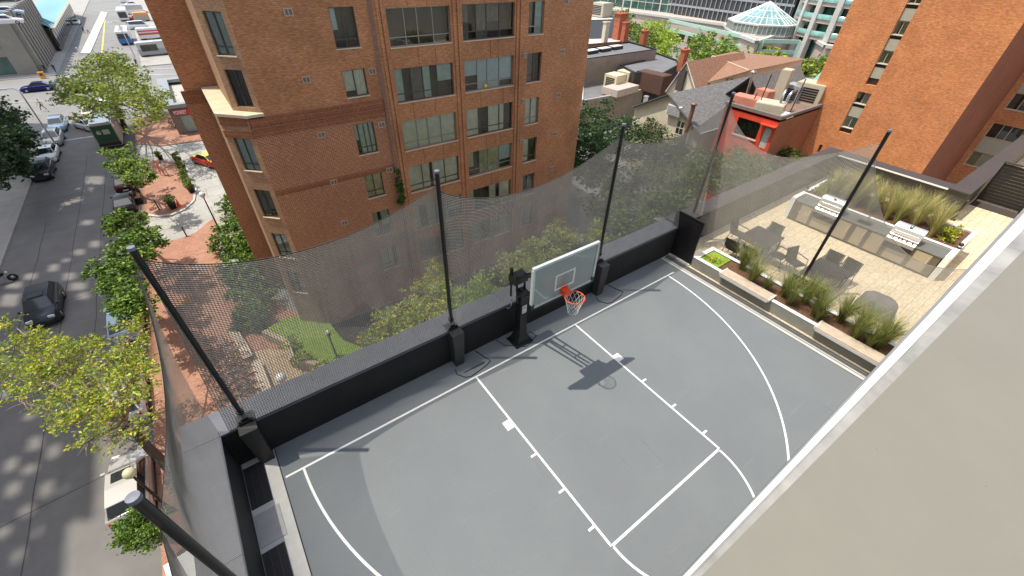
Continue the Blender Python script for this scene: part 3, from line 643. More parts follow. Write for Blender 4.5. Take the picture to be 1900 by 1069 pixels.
b = MB(); b.quad((*UE, 2.2), (UE[0], 26.4, 2.2), (UE[0], 26.4, TOP), (*UE, TOP)); b.quad((*LE, -13), (LE[0], 26.4, -13), (LE[0], 26.4, 2.2), (*LE, 2.2)); b.build('side_wall', M_chu, ap)
b = MB(); b.quad((-5.74, 26.4, 1.9), (UE[0], 26.4, 1.9), (UE[0], 26.4, TOP), (-5.74, 26.4, TOP)); b.build('rear_wall', M_brickA, ap)
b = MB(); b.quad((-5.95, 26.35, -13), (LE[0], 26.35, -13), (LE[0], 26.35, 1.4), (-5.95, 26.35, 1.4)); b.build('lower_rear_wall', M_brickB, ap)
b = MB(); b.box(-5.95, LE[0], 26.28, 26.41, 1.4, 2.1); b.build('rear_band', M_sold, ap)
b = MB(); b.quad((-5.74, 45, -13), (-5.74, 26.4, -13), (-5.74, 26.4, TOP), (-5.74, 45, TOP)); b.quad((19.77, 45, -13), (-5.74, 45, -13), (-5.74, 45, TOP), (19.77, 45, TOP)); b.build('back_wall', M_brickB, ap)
# stone ledge where the corner steps out
b = MB(); b.prism([(-2.78, 19.16), (-3.60, 19.16), (LE[0]-.1, 20.42), (LE[0]-.1, 26.3), (UE[0]-.004, 26.3), (UE[0]-.004, UE[1]), (-2.86, 19.343), (-2.78, 19.343)], 2.06, 2.2); b.build('stone_ledge', mat('ledge_stone', (.58, .50, .35), .8, var=.12, scale=1), ap)
b = MB(); b.prism([(-3.58, 19.24), (LE[0]-.03, 20.38), (LE[0]-.03, 20.5), (-3.5, 19.36)], 1.0, 1.35); b.prism([(-3.52, 19.22), (LE[0]-.03, 20.38), (LE[0], 20.5), (-3.45, 19.36)], 1.62, 2.05); b.build('corner_band', M_sold, ap)
b = MB(); b.box(-5.7, 19.75, 26.42, 44.9, TOP-.3, TOP-.1); b.box(-3.9, 19.7, 20.6, 26.42, TOP-.3, TOP-.1); b.build('roof', M_tar, ap)
b = MB(); pr = rng.uniform(0, 1, 1)
for kk in range(1, 7):
    for x in (5.4+.35*(kk % 3), 7.2-.3*(kk % 2), 10.3+.4*(kk % 3), 12.1-.2*(kk % 3)):
        b = MB(); b.box(x, x+.022, 18.992, 18.998, SI[kk]-1.05, SI[kk]-.06); b.build('expansion_joint', mat('stain', (.14, .06, .03), .9, var=.3), ap)

# ================================================================ the orange tower on the right
tw = thing('brick_tower', 'tall bright orange brick tower with a deep shaded recess, right edge of the view', 'building')
XF, XB = 46., 61.5
yL = 12.75; yR = float(gx(1900, 42, XF)[1]); TT = 16
strips = [(7.8, 8.72, -.05, 14.3), (7.82, 8.92, -4.45, -.72), (6.9, 8.1, -6.9, -6.45), (9.6, 9.9, -6.9, -6.1)]
b = MB(); wallgrid(b, (XF, yR), (0, 1), yL-yR, -13, TT, [(a-yR, c-yR, z0, z1) for a, c, z0, z1 in strips], (-1, 0), .35)
b.quad((XF, yL, -13), (XF, yL, TT), (XB+20, yL, TT), (XB+20, yL, -13)); b.build('front_wall', M_brickT, tw)
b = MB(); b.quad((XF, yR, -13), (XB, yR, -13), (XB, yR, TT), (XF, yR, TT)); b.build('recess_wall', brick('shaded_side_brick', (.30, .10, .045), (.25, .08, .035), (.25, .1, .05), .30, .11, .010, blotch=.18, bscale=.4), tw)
def tstrip(y0, y1, z0, z1, first, per=2.24):
    z = z1
    b = MB(); b.box(XF+.36, XF+.5, y0-.1, y1+.1, z0-.1, z1+.1); b.build('strip_back', M_room, tw)
    k = 0
    while z > z0+.3:
        wh = .98
        if z-wh < z0: break
        window(tw, (XF+.1, y1), (0, -1), (-1, 0), y1-y0, wh, z-wh, (.5,), 0, fr=M_beige, seed=k*3+y0, style=random.choice([0, 2, 2, 3]), depth=.2); z -= wh
        bb_ = MB(); bb_.box(XF+.06, XF+.34, y0+.003, y1-.003, z-.06, z-.003); bb_.build('sill', M_stone, tw)
        z -= .34
        if z-.85 > z0: bb_ = MB(); bb_.box(XF+.16, XF+.3, y0+.003, y1-.003, z-.88, z); bb_.build('spandrel_panel', mat('beige_panel_infill', (.44, .41, .30), .7, var=.06), tw)
        z -= per-wh-.34; k += 1
tstrip(7.8, 8.72, -.05, 13.9, 0); tstrip(7.82, 8.92, -4.45, -.75, 0)
b = MB(); b.box(XF+.25, XF+.33, 6.9, 8.1, -6.9, -6.45); b.box(XF+.02, XF+.34, 6.85, 8.15, -6.96, -6.9); b.build('low_vent', M_stone, tw)
b = MB(); b.box(XF+.2, XF+.33, 9.6, 9.9, -6.9, -6.1); b.build('small_opening', M_room, tw)
b = MB(); hb = []
for s in (-8.38, -5.39+.0, -2.51, .45, 3.4, 6.3, 9.2): hb.append((3.2+.02, 3.2+3.0, s, s+1.45))
y0b = -2.6-3.2; wallgrid(b, (XB, -14), (0, 1), yR+14+.0, -13, TT, [(14-2.5, 14+.58, s, s+1.45) for s in (-8.38, -5.39, -2.51, .45, 3.4, 6.3, 9.2)], (-1, 0), .2); b.build('rear_block_wall', M_brickT, tw)
for i, s in enumerate((-8.38, -5.39, -2.51, .45, 3.4, 6.3, 9.2)):
    window(tw, (XB, .58), (0, -1), (-1, 0), 3.08, 1.45, s, (.28, .5, .8), 0, fr=M_stone, seed=i+200, style=[2, 5, 2, 0, 5, 2, 5][i], depth=.2, sill=M_stone if i != 1 else None)
b = MB()
for z0, z1 in ((-6.88, -5.42), (-1.0, .42), (4.9, 6.27)): b = MB(); b.box(XB-.02, XB+.1, -2.45, .55, z0, z1); b.build('spandrel_panel', mat('beige_panel_infill', (.44, .41, .30)), tw)
b = MB(); b.quad((XF, yR, TT), (XB, yR, TT), (XB, yL, TT), (XF, yL, TT)); b.quad((XB, -14, TT), (XB+20, -14, TT), (XB+20, yL, TT), (XB, yL, TT)); b.build('roof', M_tar, tw)
b = MB(); b.tube([(XF-.15, yL+.15, -2.4), (XF-.15, yL+.15, -13)], .12, 8); b.tube([(XF-.15, yL+.15, -2.4), (XF-.3, yL+.8, -2.0)], .12, 8); b.build('downpipe', mat('brown_pipe', (.3, .2, .15), .6), tw)

# ================================================================ terrace: planters, grasses, kitchen, furniture
def planter_box(par, x0, x1, y0, y1, h, t=.13, z0=-.012, soil=.06, m=None):
    b = MB(); b.box(x0, x0+t, y0, y1, z0, h); b.box(x1-t, x1, y0, y1, z0, h); b.box(x0+t, x1-t, y0, y0+t, z0, h); b.box(x0+t, x1-t, y1-t, y1, z0, h); b.build('planter_wall', m or M_concrete, par)
    b = MB(); b.box(x0+t, x1-t, y0+t, y1-t, z0, h-soil); b.build('soil', M_soil, par)
cp = thing('concrete_planter', 'long low concrete planter between court and terrace', 'planter')
planter_box(cp, 7.56, 8.75, -14, -.12, .42, m=mat('planter_concrete', (.25, .245, .21), .85, var=.18, scale=1.5, bump=.2))
b = MB()
for x0, x1, y0, y1 in ((7.55, 7.70, -14, -.11), (8.60, 8.76, -14, -.11), (7.701, 8.599, -.26, -.11)): b.box(x0, x1, y0, y1, .42, .432)
b.build('white_cap', M_white, cp)
for i, (a, c) in enumerate((((1336, 505), (1425, 560)), ((1508, 608), (1665, 700)))):
    y1 = float(gz(*a, .5)[1]); y0 = float(gz(*c, .5)[1]) if i == 0 else -9.0
    bn = thing('bench', 'pale slatted timber bench on the planter wall, '+('closer to the gate panel' if i == 0 else 'closer to the photographer'), 'bench', group='benches on the long planter')
    b = MB(); n = 9
    for k in range(n): b.box(7.40+k*.05, 7.44+k*.05, y0+.02, y1-.02, .46, .505)
    b.build('seat', mat('pale_timber', (.56, .46, .35), .7, var=.12, scale=6), bn)
    b = MB()
    for y in (y0, y1-.05): b.box(7.38, 7.86, y, y+.05, .433, .512)
    b.box(7.39, 7.41, y0+.051, y1-.051, .37, .455); b.build('bracket', M_concl, bn)
bl = MB(); bl.box(7.71, 8.59, -1.0, -.28, .362, .40); tag(bl.build('lawn_patch', M_lawn), 'small bright green turf patch at the gate end of the planter', 'turf')
M_blade = [leafmat('grass_blade', (.22, .27, .07), .3), leafmat('straw_blade', (.44, .35, .13), .3), leafmat('dark_blade', (.10, .16, .04), .3)]
def clump(name, n=150, h=.8, spread=.32, w=(.55, .25, .2), seed=0, wind=.0):
    r = random.Random(seed); b = MB()
    for _ in range(n):
        a = r.uniform(0, 2*PI); L_ = h*r.uniform(.5, 1.1); lean = r.uniform(.12, .62); rad = r.uniform(0, .08)
        d = Vector((math.cos(a), math.sin(a), 0)); side = Vector((-d.y, d.x, 0))*.0065*r.uniform(.7, 1.4); p = d*rad; pts = []
        for k in range(5):
            t = k/4; pts.append(p+d*(L_*lean*t*t*.95)+Vector((wind*t*t*L_, wind*.3*t*t*L_, 0))+Vector((0, 0, L_*t*(1-lean*.42*t))))
        vs = []; 
        for k, q in enumerate(pts): ww = 1-k/4*.8; vs += [q-side*ww, q+side*ww]
        b.add(vs, [(2*k, 2*k+1, 2*k+3, 2*k+2) for k in range(4)], r.choices([0, 1, 2], w)[0])
    return b
protos = []
spots = [(1400, 470), (1402, 504), (1431, 517), (1463, 528), (1468, 548), (1505, 540), (1524, 564), (1516, 582), (1576, 572), (1606, 596), (1590, 615), (1644, 622), (1612, 636), (1660, 610)]
pos_word = ['first from the turf patch, tallest', 'second from the turf patch', 'third, small and thin', 'fourth, left of the net post', 'fifth, just left of the post', 'sixth, just right of the net post', 'seventh, full and rounded', 'eighth, straw coloured at its foot', 'ninth, leaning to the terrace', 'tenth, beside the covered furniture', 'eleventh, at the second bench', 'last but two, half behind the ledge', 'twelfth, at the second bench back', 'last one before the ledge']
cm = [clump('c', 420, 1.0, seed=i, w=(.6, .15, .25)).build('blades', M_blade) for i in range(3)]
for q in cm: C.objects.unlink(q)
def grass_at(x, y, z, label, group, me, sc=1, rz=0, name='tufted_plant'):
    o = bpy.data.objects.new(name, me); C.objects.link(o); o.location = (x, y, z); o.rotation_euler = (0, 0, rz); o.scale = (sc, sc, sc)
    return tag(o, label, 'plant', group)
for i, (u, v) in enumerate(spots):
    x, y, _ = gz(u, v, .85); x = min(max(x, 7.95), 8.45)
    grass_at(x, y, .36, 'ornamental grass clump in the court side planter, '+pos_word[i], 'ornamental grasses in the long planter', cm[i % 3].data, [1, .9, .6, .9, .8, 1, .95, .7, 1, .95, .9, 1, .8, .9][i]*1.15, i*1.7)
def leafcloud(b, centers, n, size, seed=0, mi=(0, 1), flat=.0, wts=None):
    """b: list collecting (V, F, M); centres = [(x,y,z,r)]: leaves sit mostly in the outer shell of each puff"""
    r = np.random.default_rng(seed); cs = np.array(centers, float); wgt = cs[:, 3]**2; wgt /= wgt.sum()
    ns = max(1, int(len(cs)*17)); ks = r.choice(len(cs), ns, p=wgt); d = r.normal(size=(ns, 3)); d /= np.linalg.norm(d, axis=1, keepdims=True)
    sub = cs[ks, :3]+d*(cs[ks, 3]*(r.uniform(.1, 1.15, ns)**.5))[:, None]*np.array([1, 1, 1-flat])      # sprays of leaves, gaps between them
    sr = cs[ks, 3]*r.uniform(.10, .26, ns); k = r.choice(ns, n, p=sr**1.5/np.sum(sr**1.5))
    p = sub[k]+r.normal(size=(n, 3))*sr[k][:, None]*np.array([1, 1, .6])
    a = r.normal(size=(n, 3)); a[:, 2] *= .45; a /= np.linalg.norm(a, axis=1, keepdims=True)
    c = np.cross(a, r.normal(size=(n, 3))); c /= np.linalg.norm(c, axis=1, keepdims=True)
    s = size*r.uniform(.6, 1.35, n)[:, None]
    V = np.stack([p-a*s, p+c*s*.48, p+a*s, p-c*s*.48], 1).reshape(-1, 3); m_ = r.choice(mi, n, p=wts)
    b.append((V, m_))
def leafmesh(name, parts, mats, parent=None):
    V = np.concatenate([q[0] for q in parts]); M_ = np.concatenate([q[1] for q in parts]); nf = len(M_)
    me = bpy.data.meshes.new(name); me.vertices.add(len(V)); me.vertices.foreach_set('co', V.ravel()); me.loops.add(nf*4); me.loops.foreach_set('vertex_index', np.arange(nf*4))
    me.polygons.add(nf); me.polygons.foreach_set('loop_start', np.arange(0, nf*4, 4)); me.polygons.foreach_set('material_index', M_.astype('i'))
    me.update(calc_edges=True)
    for q in mats: me.materials.append(q)
    o = bpy.data.objects.new(name, me); C.objects.link(o); o.parent = parent; return o
M_lf = {k: leafmat('leaf_'+k, c) for k, c in dict(mid=(.12, .21, .035), dark=(.045, .095, .022), lime=(.40, .47, .05), yellow=(.62, .52, .05), olive=(.24, .28, .07), pine=(.03, .07, .03), bright=(.26, .42, .07), straw=(.5, .44, .2)).items()}
def shrub(name, label, cat, loc, puffs, n, size, mats, seed=0, group=None, wts=None):
    L = []; leafcloud(L, puffs, n, size, seed, tuple(range(len(mats))), wts=wts); o = leafmesh(name, L, [M_lf[k] for k in mats]); o.location = loc; return tag(o, label, cat, group)
x, y, _ = gz(1318, 488, .5); shrub('flowering_plant', 'yellow flowering plants beside the turf patch in the planter', 'flowers', (7.95, -.62, .42), [(0, 0, .05, .16), (.1, -.2, .04, .12), (-.05, .2, .04, .12)], 260, .035, ('bright', 'yellow'), 3)

# outdoor kitchen
KX = 14.35
kt = thing('outdoor_kitchen', 'long outdoor kitchen counter with beige doors, sink and grey stone top', 'kitchen counter')
ky0, ky1 = -5.5, -.3
b = MB(); b.box(KX, KX+.78, ky0, ky1, .06, .87); b.box(KX+.05, KX+.78, ky0+.02, ky1-.02, -.005, .06); b.build('cabinet', mat('bronze_cabinet', (.13, .11, .085), .5, var=.08), kt)
b = MB(); b.box(KX-.03, KX+.8, ky0-.02, ky1+.02, .872, .91); b.build('countertop', mat('grey_stone_top', (.15, .145, .13), .45, var=.12, scale=4), kt)
def yy(u, v): return float(gx(u, v, KX)[1])
doors = [((1489, 380), (1510, 388), 1), ((1512, 395), (1547, 412), 2), ((1558, 405), (1582, 417), 1), ((1589, 420), (1611, 429), 1), ((1617, 431), (1645, 443), 1), ((1649, 451), (1687, 470), 2), ((1699, 466), (1730, 480), 1)]
M_door = mat('beige_door', (.40, .34, .235), .5, var=.05, scale=2)
for a, c, k in doors:
    a, c = yy(*a), yy(*c); a, c = max(a, c), min(a, c)
    b = MB()
    if k == 1: b.box(KX-.022, KX-.002, c+.02, a-.02, .10, .83)
    else: b.box(KX-.022, KX-.002, c+.02, a-.02, .10, .36); b.box(KX-.022, KX-.002, c+.02, a-.02, .385, .62)
    b.build('door' if k == 1 else 'drawer_front', M_door, kt)
b = MB(); 
for a, c, k in doors:
    a, c = yy(*a), yy(*c); a, c = max(a, c), min(a, c); b.box(KX-.05, KX-.03, c+.06, c+.09, .45, .75) if k == 1 else b.box(KX-.05, KX-.03, c+.2, a-.2, .58, .6)
b.build('handles', M_steel, kt)
b = MB()
for dy in (0, -.24):
    for t in range(3): b.cbox((KX-.024, -.62+dy+.05*math.cos(2.1*t), .5+.05*math.sin(2.1*t)), (.004, .05, .018))
b.build('recycling_marks', M_white, kt)
sy = float(gz(1610, 410, .9)[1]); b = MB(); b.box(KX+.2, KX+.55, sy-.25, sy+.25, .911, .914); b.build('sink', mat('sink_steel', (.12, .12, .11), .3, .8), kt)
b = MB(); b.tube([(KX+.62, sy, .91), (KX+.62, sy, 1.15), (KX+.5, sy, 1.2), (KX+.42, sy, 1.14)], .016, 8); b.build('tap', M_steel, kt)
kp = thing('concrete_planter', 'white capped raised planter behind the outdoor kitchen', 'planter')
planter_box(kp, 15.16, 17.5, -5.7, -.1, .98, .12, m=M_concl)
b = MB(); b.box(15.15, 15.30, -5.71, -.09, .98, .995); b.box(15.301, 17.51, -5.71, -5.57, .98, .995); b.box(15.301, 17.51, -.23, -.09, .98, .995); b.build('white_cap', M_white, kp)
b = MB(); b.box(14.33, 15.155, -5.72, -5.54, -.005, .99); b.build('end_wall', M_white, kp); b = MB(); b.box(14.33, 15.155, -.26, -.09, -.005, .99); b.build('end_wall', M_white, kp)
cs = [clump('c', 420, 1.15, seed=20+i, w=(.42, .50, .08), wind=.35).build('blades', M_blade) for i in range(3)]
for q in cs: C.objects.unlink(q)
k = 0; rr = random.Random(5)
rown = ['front', 'middle', 'back']; ordn = ['first', 'second', 'third', 'fourth', 'fifth', 'sixth', 'seventh', 'eighth']
for row, x in enumerate((15.75, 16.35, 16.95)):
    for j in range(8):
        y = -1.0-.52*j+rr.uniform(-.12, .12)+row*.06
        grass_at(x+rr.uniform(-.12, .12), y, .9, 'windblown straw coloured grass behind the kitchen, %s row, %s from the far end' % (rown[row], ordn[j]), 'grasses behind the outdoor kitchen', cs[k % 3].data, rr.uniform(.85, 1.1), rr.uniform(-.4, .4)); k += 1
for i, (y, lb) in enumerate(((-.62, 'yellow green shrub at the far end of the kitchen planter'), (-5.15, 'yellow green shrub at the near end of the kitchen planter'))):
    shrub('variegated_shrub', lb, 'shrub', (15.9, y, 1.05), [(0, 0, 0, .3), (.35, .0, .05, .28), (.75, .05, .0, .3), (.2, .12, .1, .22)], 1500, .045, ('yellow', 'mid', 'lime'), 11+i, wts=(.35, .35, .3))
for (u, v, lb) in ((1508, 350, 'far'), (1778, 455, 'near')):
    y = -.16 if lb == 'far' else -5.64
    o = thing('planter_light', 'small black domed light on the %s corner of the kitchen planter' % lb, 'light', (15.4, y, .995)); b = MB(); b.lathe([(0, 0), (.075, 0), (.075, .05), (.06, .06), (.06, .12), (.075, .13), (.075, .17), (.05, .21), (0, .22)], n=14); b.build('housing', M_black, o)
    b = MB(); b.lathe([(.062, .065), (.062, .115)], n=14); b.build('lens', M_lens, o)
def bollard_light(u, v, lb):
    x, y, _ = gz(u, v, -.006); o = thing('bollard_light', lb, 'light', (x, y, -.006)); b = MB(); b.cbox((0, 0, .012), (.22, .16, .024)); b.tube([(0, 0, .02), (0, 0, .88)], .05, 12); b.build('post', M_black, o)
    b = MB(); b.lathe([(0, .88), (.06, .88), (.065, .96), (.05, 1.0), (0, 1.01)], n=12); b.build('lamp_head', M_pbrown, o)
bollard_light(1768, 408, 'slim black bollard light by the dark parapet on the far terrace')
def grill(y, lb):
    o = thing('barbecue_grill', lb, 'grill', (KX-.06, y, .91)); W = .42; o.scale = (1.12, 1.1, 1.35)
    b = MB(); b.box(.02, .52, -W, W, .002, .1); b.build('firebox', M_steel, o)
    b = MB(); pr = [(.1, .1), (.08, .22), (.14, .33), (.26, .4), (.42, .4), (.52, .3), (.54, .1)]
    vs = [(p[0], yq, p[1]) for yq in (-W, W) for p in pr]; n = len(pr); b.add(vs, [tuple(range(n)), tuple(range(2*n-1, n-1, -1))]); b.add(vs, [(i, n+i, n+(i+1) % n, (i+1) % n) for i in range(n)]); b.build('hood', mat('hood_steel', (.74, .74, .72), .32, .7, var=.04), o)
    b = MB(); b.tube([(.04, -W+.08, .24), (.04, W-.08, .24)], .014, 8); b.cbox((.06, -W+.1, .24), (.05, .02, .03)); b.cbox((.06, W-.1, .24), (.05, .02, .03)); b.build('hood_handle', M_chrome, o)
    b = MB(); vs = [(-.04, -W, .0), (-.04, W, .0), (.1, W, .13), (.1, -W, .13), (-.04, -W, -.1), (-.04, W, -.1), (.02, W, -.1), (.02, -W, -.1)]; b.add(vs, [(3, 2, 1, 0), (0, 1, 5, 4), (4, 5, 6, 7), (0, 4, 7, 3), (1, 2, 6, 5)]); b.build('control_panel', mat('panel_steel', (.38, .38, .37), .35, .6), o)
    for t in (-.3, -.14, 0, .1, .26):
        b = MB(); b.tube([(.02, t, .05), (-.015, t, .075)], .02, 10); b.build('knob', M_black, o)
    b = MB(); b.cbox((.2, 0, .39), (.06, .1, .04)); b.lathe([(.05, 0), (.05, .012), (0, .014)], c=(.3, 0, .4), n=12); b.build('thermometer', M_chrome, o)
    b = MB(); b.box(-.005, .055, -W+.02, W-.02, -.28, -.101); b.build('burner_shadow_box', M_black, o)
grill(yy(1540, 385), 'gleaming stainless steel grill on the counter, behind the net post'); grill(yy(1672, 448), 'stainless steel grill with grey hood at the near half of the counter')

# tables and chairs
M_wick = mat('charcoal_furniture', (.018, .017, .017), .6, var=.1, scale=3); M_sling = mat('charcoal_sling', (.028, .026, .025), .8, var=.12, scale=6)
def table(x0, x1, y0, y1, lb):
    o = thing('patio_table', lb, 'table', ((x0+x1)/2, (y0+y1)/2, -.006), 0, 'patio tables'); a, c = (x1-x0)/2, (y1-y0)/2
    b = MB(); b.box(-a, a, -c, c, .72, .745); b.build('table_top', M_sling, o)
    b = MB()
    for s in (-1, 1): b.box(-a, a, s*c-.02, s*c+.02, .70, .75); b.box(s*a-.02, s*a+.02, -c+.02, c-.02, .70, .75)
    b.build('table_frame', M_wick, o)
    for sx in (-1, 1):
        for sy_ in (-1, 1): b = MB(); b.box(sx*(a-.05)-.025, sx*(a-.05)+.025, sy_*(c-.05)-.025, sy_*(c-.05)+.025, 0, .70); b.build('leg', M_wick, o)
def chair():
    o = thing('patio_chair', 'x', 'chair', (0, 0, 0), 0, 'patio chairs')
    b = MB(); b.box(-.22, .24, -.24, .24, .42, .445); b.build('seat', M_sling, o)
    b = MB(); b.add([(-.22, -.24, .445), (-.22, .24, .445), (-.34, .24, .92), (-.34, -.24, .92), (-.24, -.24, .445), (-.24, .24, .445), (-.36, .24, .92), (-.36, -.24, .92)], [(0, 1, 2, 3), (7, 6, 5, 4), (3, 2, 6, 7), (0, 3, 7, 4), (1, 5, 6, 2)]); b.build('backrest', M_sling, o)
    for s in (-1, 1):
        b = MB(); b.tube([(.28, s*.27, 0), (.22, s*.27, .43), (.2, s*.27, .64)], .014, 6); b.build('leg', M_wick, o)
        b = MB(); b.tube([(-.34, s*.27, 0), (-.22, s*.27, .43), (-.35, s*.26, .93)], .014, 6); b.build('leg', M_wick, o)
        b = MB(); b.tube([(.2, s*.27, .64), (-.26, s*.28, .65)], .02, 6); b.build('armrest', M_wick, o)
    return o
table(9.75, 11.15, -1.5, -.45, 'dark patio table nearer the parapet with chairs pushed in')
table(9.45, 10.95, -3.95, -2.95, 'dark patio table right behind the planter net post')
ch0 = chair(); used = False
chs = [(9.35, -.62, 0, 'dark chair on the court side of the first table, beside the gate panel'), (9.45, -1.25, 0, 'dark chair on the court side of the first table, nearer the planter grasses'), (10.5, -.12, -PI/2, 'dark chair on the parapet side of the first table'), (11.3, -.95, PI, 'dark chair on the kitchen side of the first table'), (10.35, -1.85, PI/2, 'dark chair at the near side of the first table'),
       (10.4, -2.45, -PI/2-.3, 'dark chair pulled out alone between the two tables'), (9.2, -3.2, 0, 'dark chair between planter grasses and second table, left one'), (9.2, -3.75, .1, 'dark chair between planter grasses and second table, right one'), (11.15, -3.2, PI, 'dark chair on the kitchen side of the second table, far one'), (11.15, -3.75, PI-.15, 'dark chair on the kitchen side of the second table, near one')]
for x, y, rz, lb in chs:
    if not used: ch0.location = (x, y, -.006); ch0.rotation_euler = (0, 0, rz); ch0['label'] = lb; used = True
    else: dup(ch0, (x, y, -.006), rz, lb)
cv = thing('covered_furniture', 'low furniture under a grey rain cover beside the planter grasses', 'furniture cover', (10.55, -5.15, -.006), .2)
b = MB(); prof = [(0, .48, .34), (.05, .52, .37), (.42, .46, .32), (.52, .38, .25), (.55, .2, .14), (.50, .02, .02)]; n = 20; vs = []
for z, a, c in prof:
    for k in range(n):
        t = 2*PI*k/n; e = 4; ct, st = math.cos(t), math.sin(t); f = (abs(ct)**e+abs(st)**e)**(-1/e); wv = 1+.02*math.sin(5*t+z*7); vs.append((a*ct*f*wv, c*st*f*wv*1.5, z+.015*math.sin(3*t)))
b.add(vs, [(i*n+k, i*n+(k+1) % n, (i+1)*n+(k+1) % n, (i+1)*n+k) for i in range(len(prof)-1) for k in range(n)], 0, True); b.build('fabric_cover', mat('cover_grey', (.12, .115, .11), .75, var=.15, scale=3), cv)

p = gy(901, 160, 19.13); b = MB(); b.lathe([(0, 0), (.13, 0), (.13, .01), (0, .01)], c=(float(p[0]), 19.13, float(p[2])), n=16, M=Matrix.Rotation(PI/2, 4, 'X')); b.build('yellow_disc', M_gold, ap)
# slatted screen and far terrace
sf = thing('slatted_fence', 'dark slatted screen at the far end of the terrace with light between its slats', 'fence')
xf = 24.1; b = MB()
for k in range(12): b.box(xf, xf+.05, -8.6, -4.58, .1+k*.15, .1+k*.15+.134)
b.build('slats', mat('slat_bronze', (.022, .019, .016), .6, var=.1), sf)
for y in (-4.64, -6.2, -7.8): b = MB(); b.box(xf-.03, xf-.002, y, y+.06, 0, 1.92); b.build('post', M_black, sf)
b = MB(); b.box(xf-.04, xf+.09, -8.6, -4.56, 1.93, 1.99); b.build('top_rail', M_pdark, sf)
b = MB(); b.box(23.3, 24.05, -8.6, -4.57, -.005, .03); struct('step_edge', b, M_pbrown)

# ================================================================ houses and roofs behind, right of the brick building
def vec(p): return tuple(float(q) for q in p)
# red building with the rooftop equipment
rd = thing('red_building', 'bright red fronted building with brown side wall and crowded flat roof', 'building')
XR = 38.; p = gx(1448, 222, XR); ry0, rz = float(p[1]), float(p[2]); ry1 = float(gx(1349, 190, XR)[1]); rx1 = float(gy(1538, 186, ry0)[0])
q = [gx(u, v, XR) for u, v in ((1371, 217), (1413, 229), (1362, 247))]; wy1, wz1, wy0, wz0 = float(q[0][1]), float(q[0][2]), float(q[1][1]), float(q[2][2])
d = [gx(u, v, XR) for u, v in ((1420, 236), (1434, 240), (1410, 274))]; dy1, dz1, dy0, dz0 = float(d[0][1]), float(d[0][2]), float(d[1][1]), float(d[2][2])
b = MB(); wallgrid(b, (XR, ry0), (0, 1), ry1-ry0, -13, rz, [(wy0-ry0, wy1-ry0, wz0, wz1), (dy0-ry0, dy1-ry0, dz0, dz1)], (-1, 0), .15); b.build('front_wall', M_red, rd)
b = MB(); b.quad((XR, ry0, -13), (rx1, ry0, -13), (rx1, ry0, rz), (XR, ry0, rz)); b.quad((rx1, ry0, -13), (rx1, ry1, -13), (rx1, ry1, rz), (rx1, ry0, rz)); b.quad((rx1, ry1, -13), (XR, ry1, -13), (XR, ry1, rz), (rx1, ry1, rz)); b.build('side_wall', M_brown, rd)
b = MB(); b.box(XR, rx1, ry0, ry1, rz-.25, rz-.1); b.build('roof', mat('brown_roof', (.22, .14, .11), .9, var=.25, scale=.8), rd)
b = MB(); b.box(XR-.12, XR+.2, ry0-.1, ry1+.1, rz+.0, rz+.28); b.box(XR+.2, rx1, ry0-.1, ry0+.15, rz, rz+.25); b.box(XR+.2, rx1, ry1-.15, ry1+.1, rz, rz+.25); b.box(rx1-.2, rx1, ry0+.15, ry1-.15, rz, rz+.25); b.build('parapet_trim', mat('taupe_trim', (.20, .17, .15), .7), rd)
w_ = window(rd, (XR, wy1), (0, -1), (-1, 0), wy1-wy0, wz1-wz0, wz0, (.33, .66), .45, fr=M_black, style=5)
b = MB(); b.box(XR-.08, XR, wy0-.1, wy1+.1, wz0-.15, wz0-.02); b.build('window_sill', M_concl, rd)
b = MB(); b.box(XR+.05, XR+.12, dy0+.04, dy1-.04, dz0+.02, dz1-.04); dd = b.build('door', mat('pale_door', (.48, .47, .42), .6), rd)
b = MB(); b.tube([(XR+.02, dy0+.12, dz0+1), (XR+.02, dy0+.12, dz0+1.15)], .02, 6); b.build('handle', M_steel, dd)
b = MB(); b.box(XR-.5, XR, dy0-.3, dy1+.4, dz1+.25, dz1+.33); b.build('door_canopy', M_red, rd)
def roofbox(name, lb, cat, u, v, z, size, m, rz_=0, group=None, extra=None):
    x, y, _ = gz(u, v, z); o = thing(name, lb, cat, (float(x), float(y), z), rz_, group); b = MB(); sx, sy, sz = size
    b.cbox((0, 0, sz/2), size); b.build('casing', m, o)
    if extra == 'grille':
        b = MB()
        for k in range(6): b.box(-sx/2-.03, -sx/2-.002, -sy*.35, sy*.35, sz*(.15+.12*k), sz*(.15+.12*k)+sz*.07)
        b.build('grille', M_black, o)
    if extra == 'pipe': b = MB(); b.tube([(0, -sy*.3, sz), (0, -sy*.3, sz+.8), (.5, -sy*.3, sz+1.1)], .12, 8); b.build('pipe', M_steel, o)
    b = MB(); b.cbox((0, 0, sz+.02), (sx*.92, sy*.92, .036)); b.build('lid', m, o); return o
M_ac = mat('beige_casing', (.52, .47, .35), .6, var=.06); M_acg = mat('grey_casing', (.33, .34, .35), .5, var=.08); M_terra = mat('terracotta_tarp', (.55, .22, .15), .8, var=.15, scale=1)
zr = rz-.1
roofbox('rooftop_unit', 'largest beige air handling box on the red building roof', 'air conditioner', 1497, 190, zr, (2.3, 2.6, 1.9), M_ac, .1, extra='grille')
roofbox('rooftop_unit', 'grey air handling box beside the largest beige one', 'air conditioner', 1468, 186, zr, (1.8, 1.8, 1.5), M_acg, .0, extra='grille')
roofbox('vent_duct', 'tall beige duct standing in the middle of the red building roof', 'duct', 1440, 188, zr, (1.3, .9, 3.0), M_ac, .2)
roofbox('rooftop_unit', 'low beige box near the front edge of the red building roof', 'air conditioner', 1425, 208, zr, (2.2, 2.4, .9), M_ac, .3, extra='pipe')
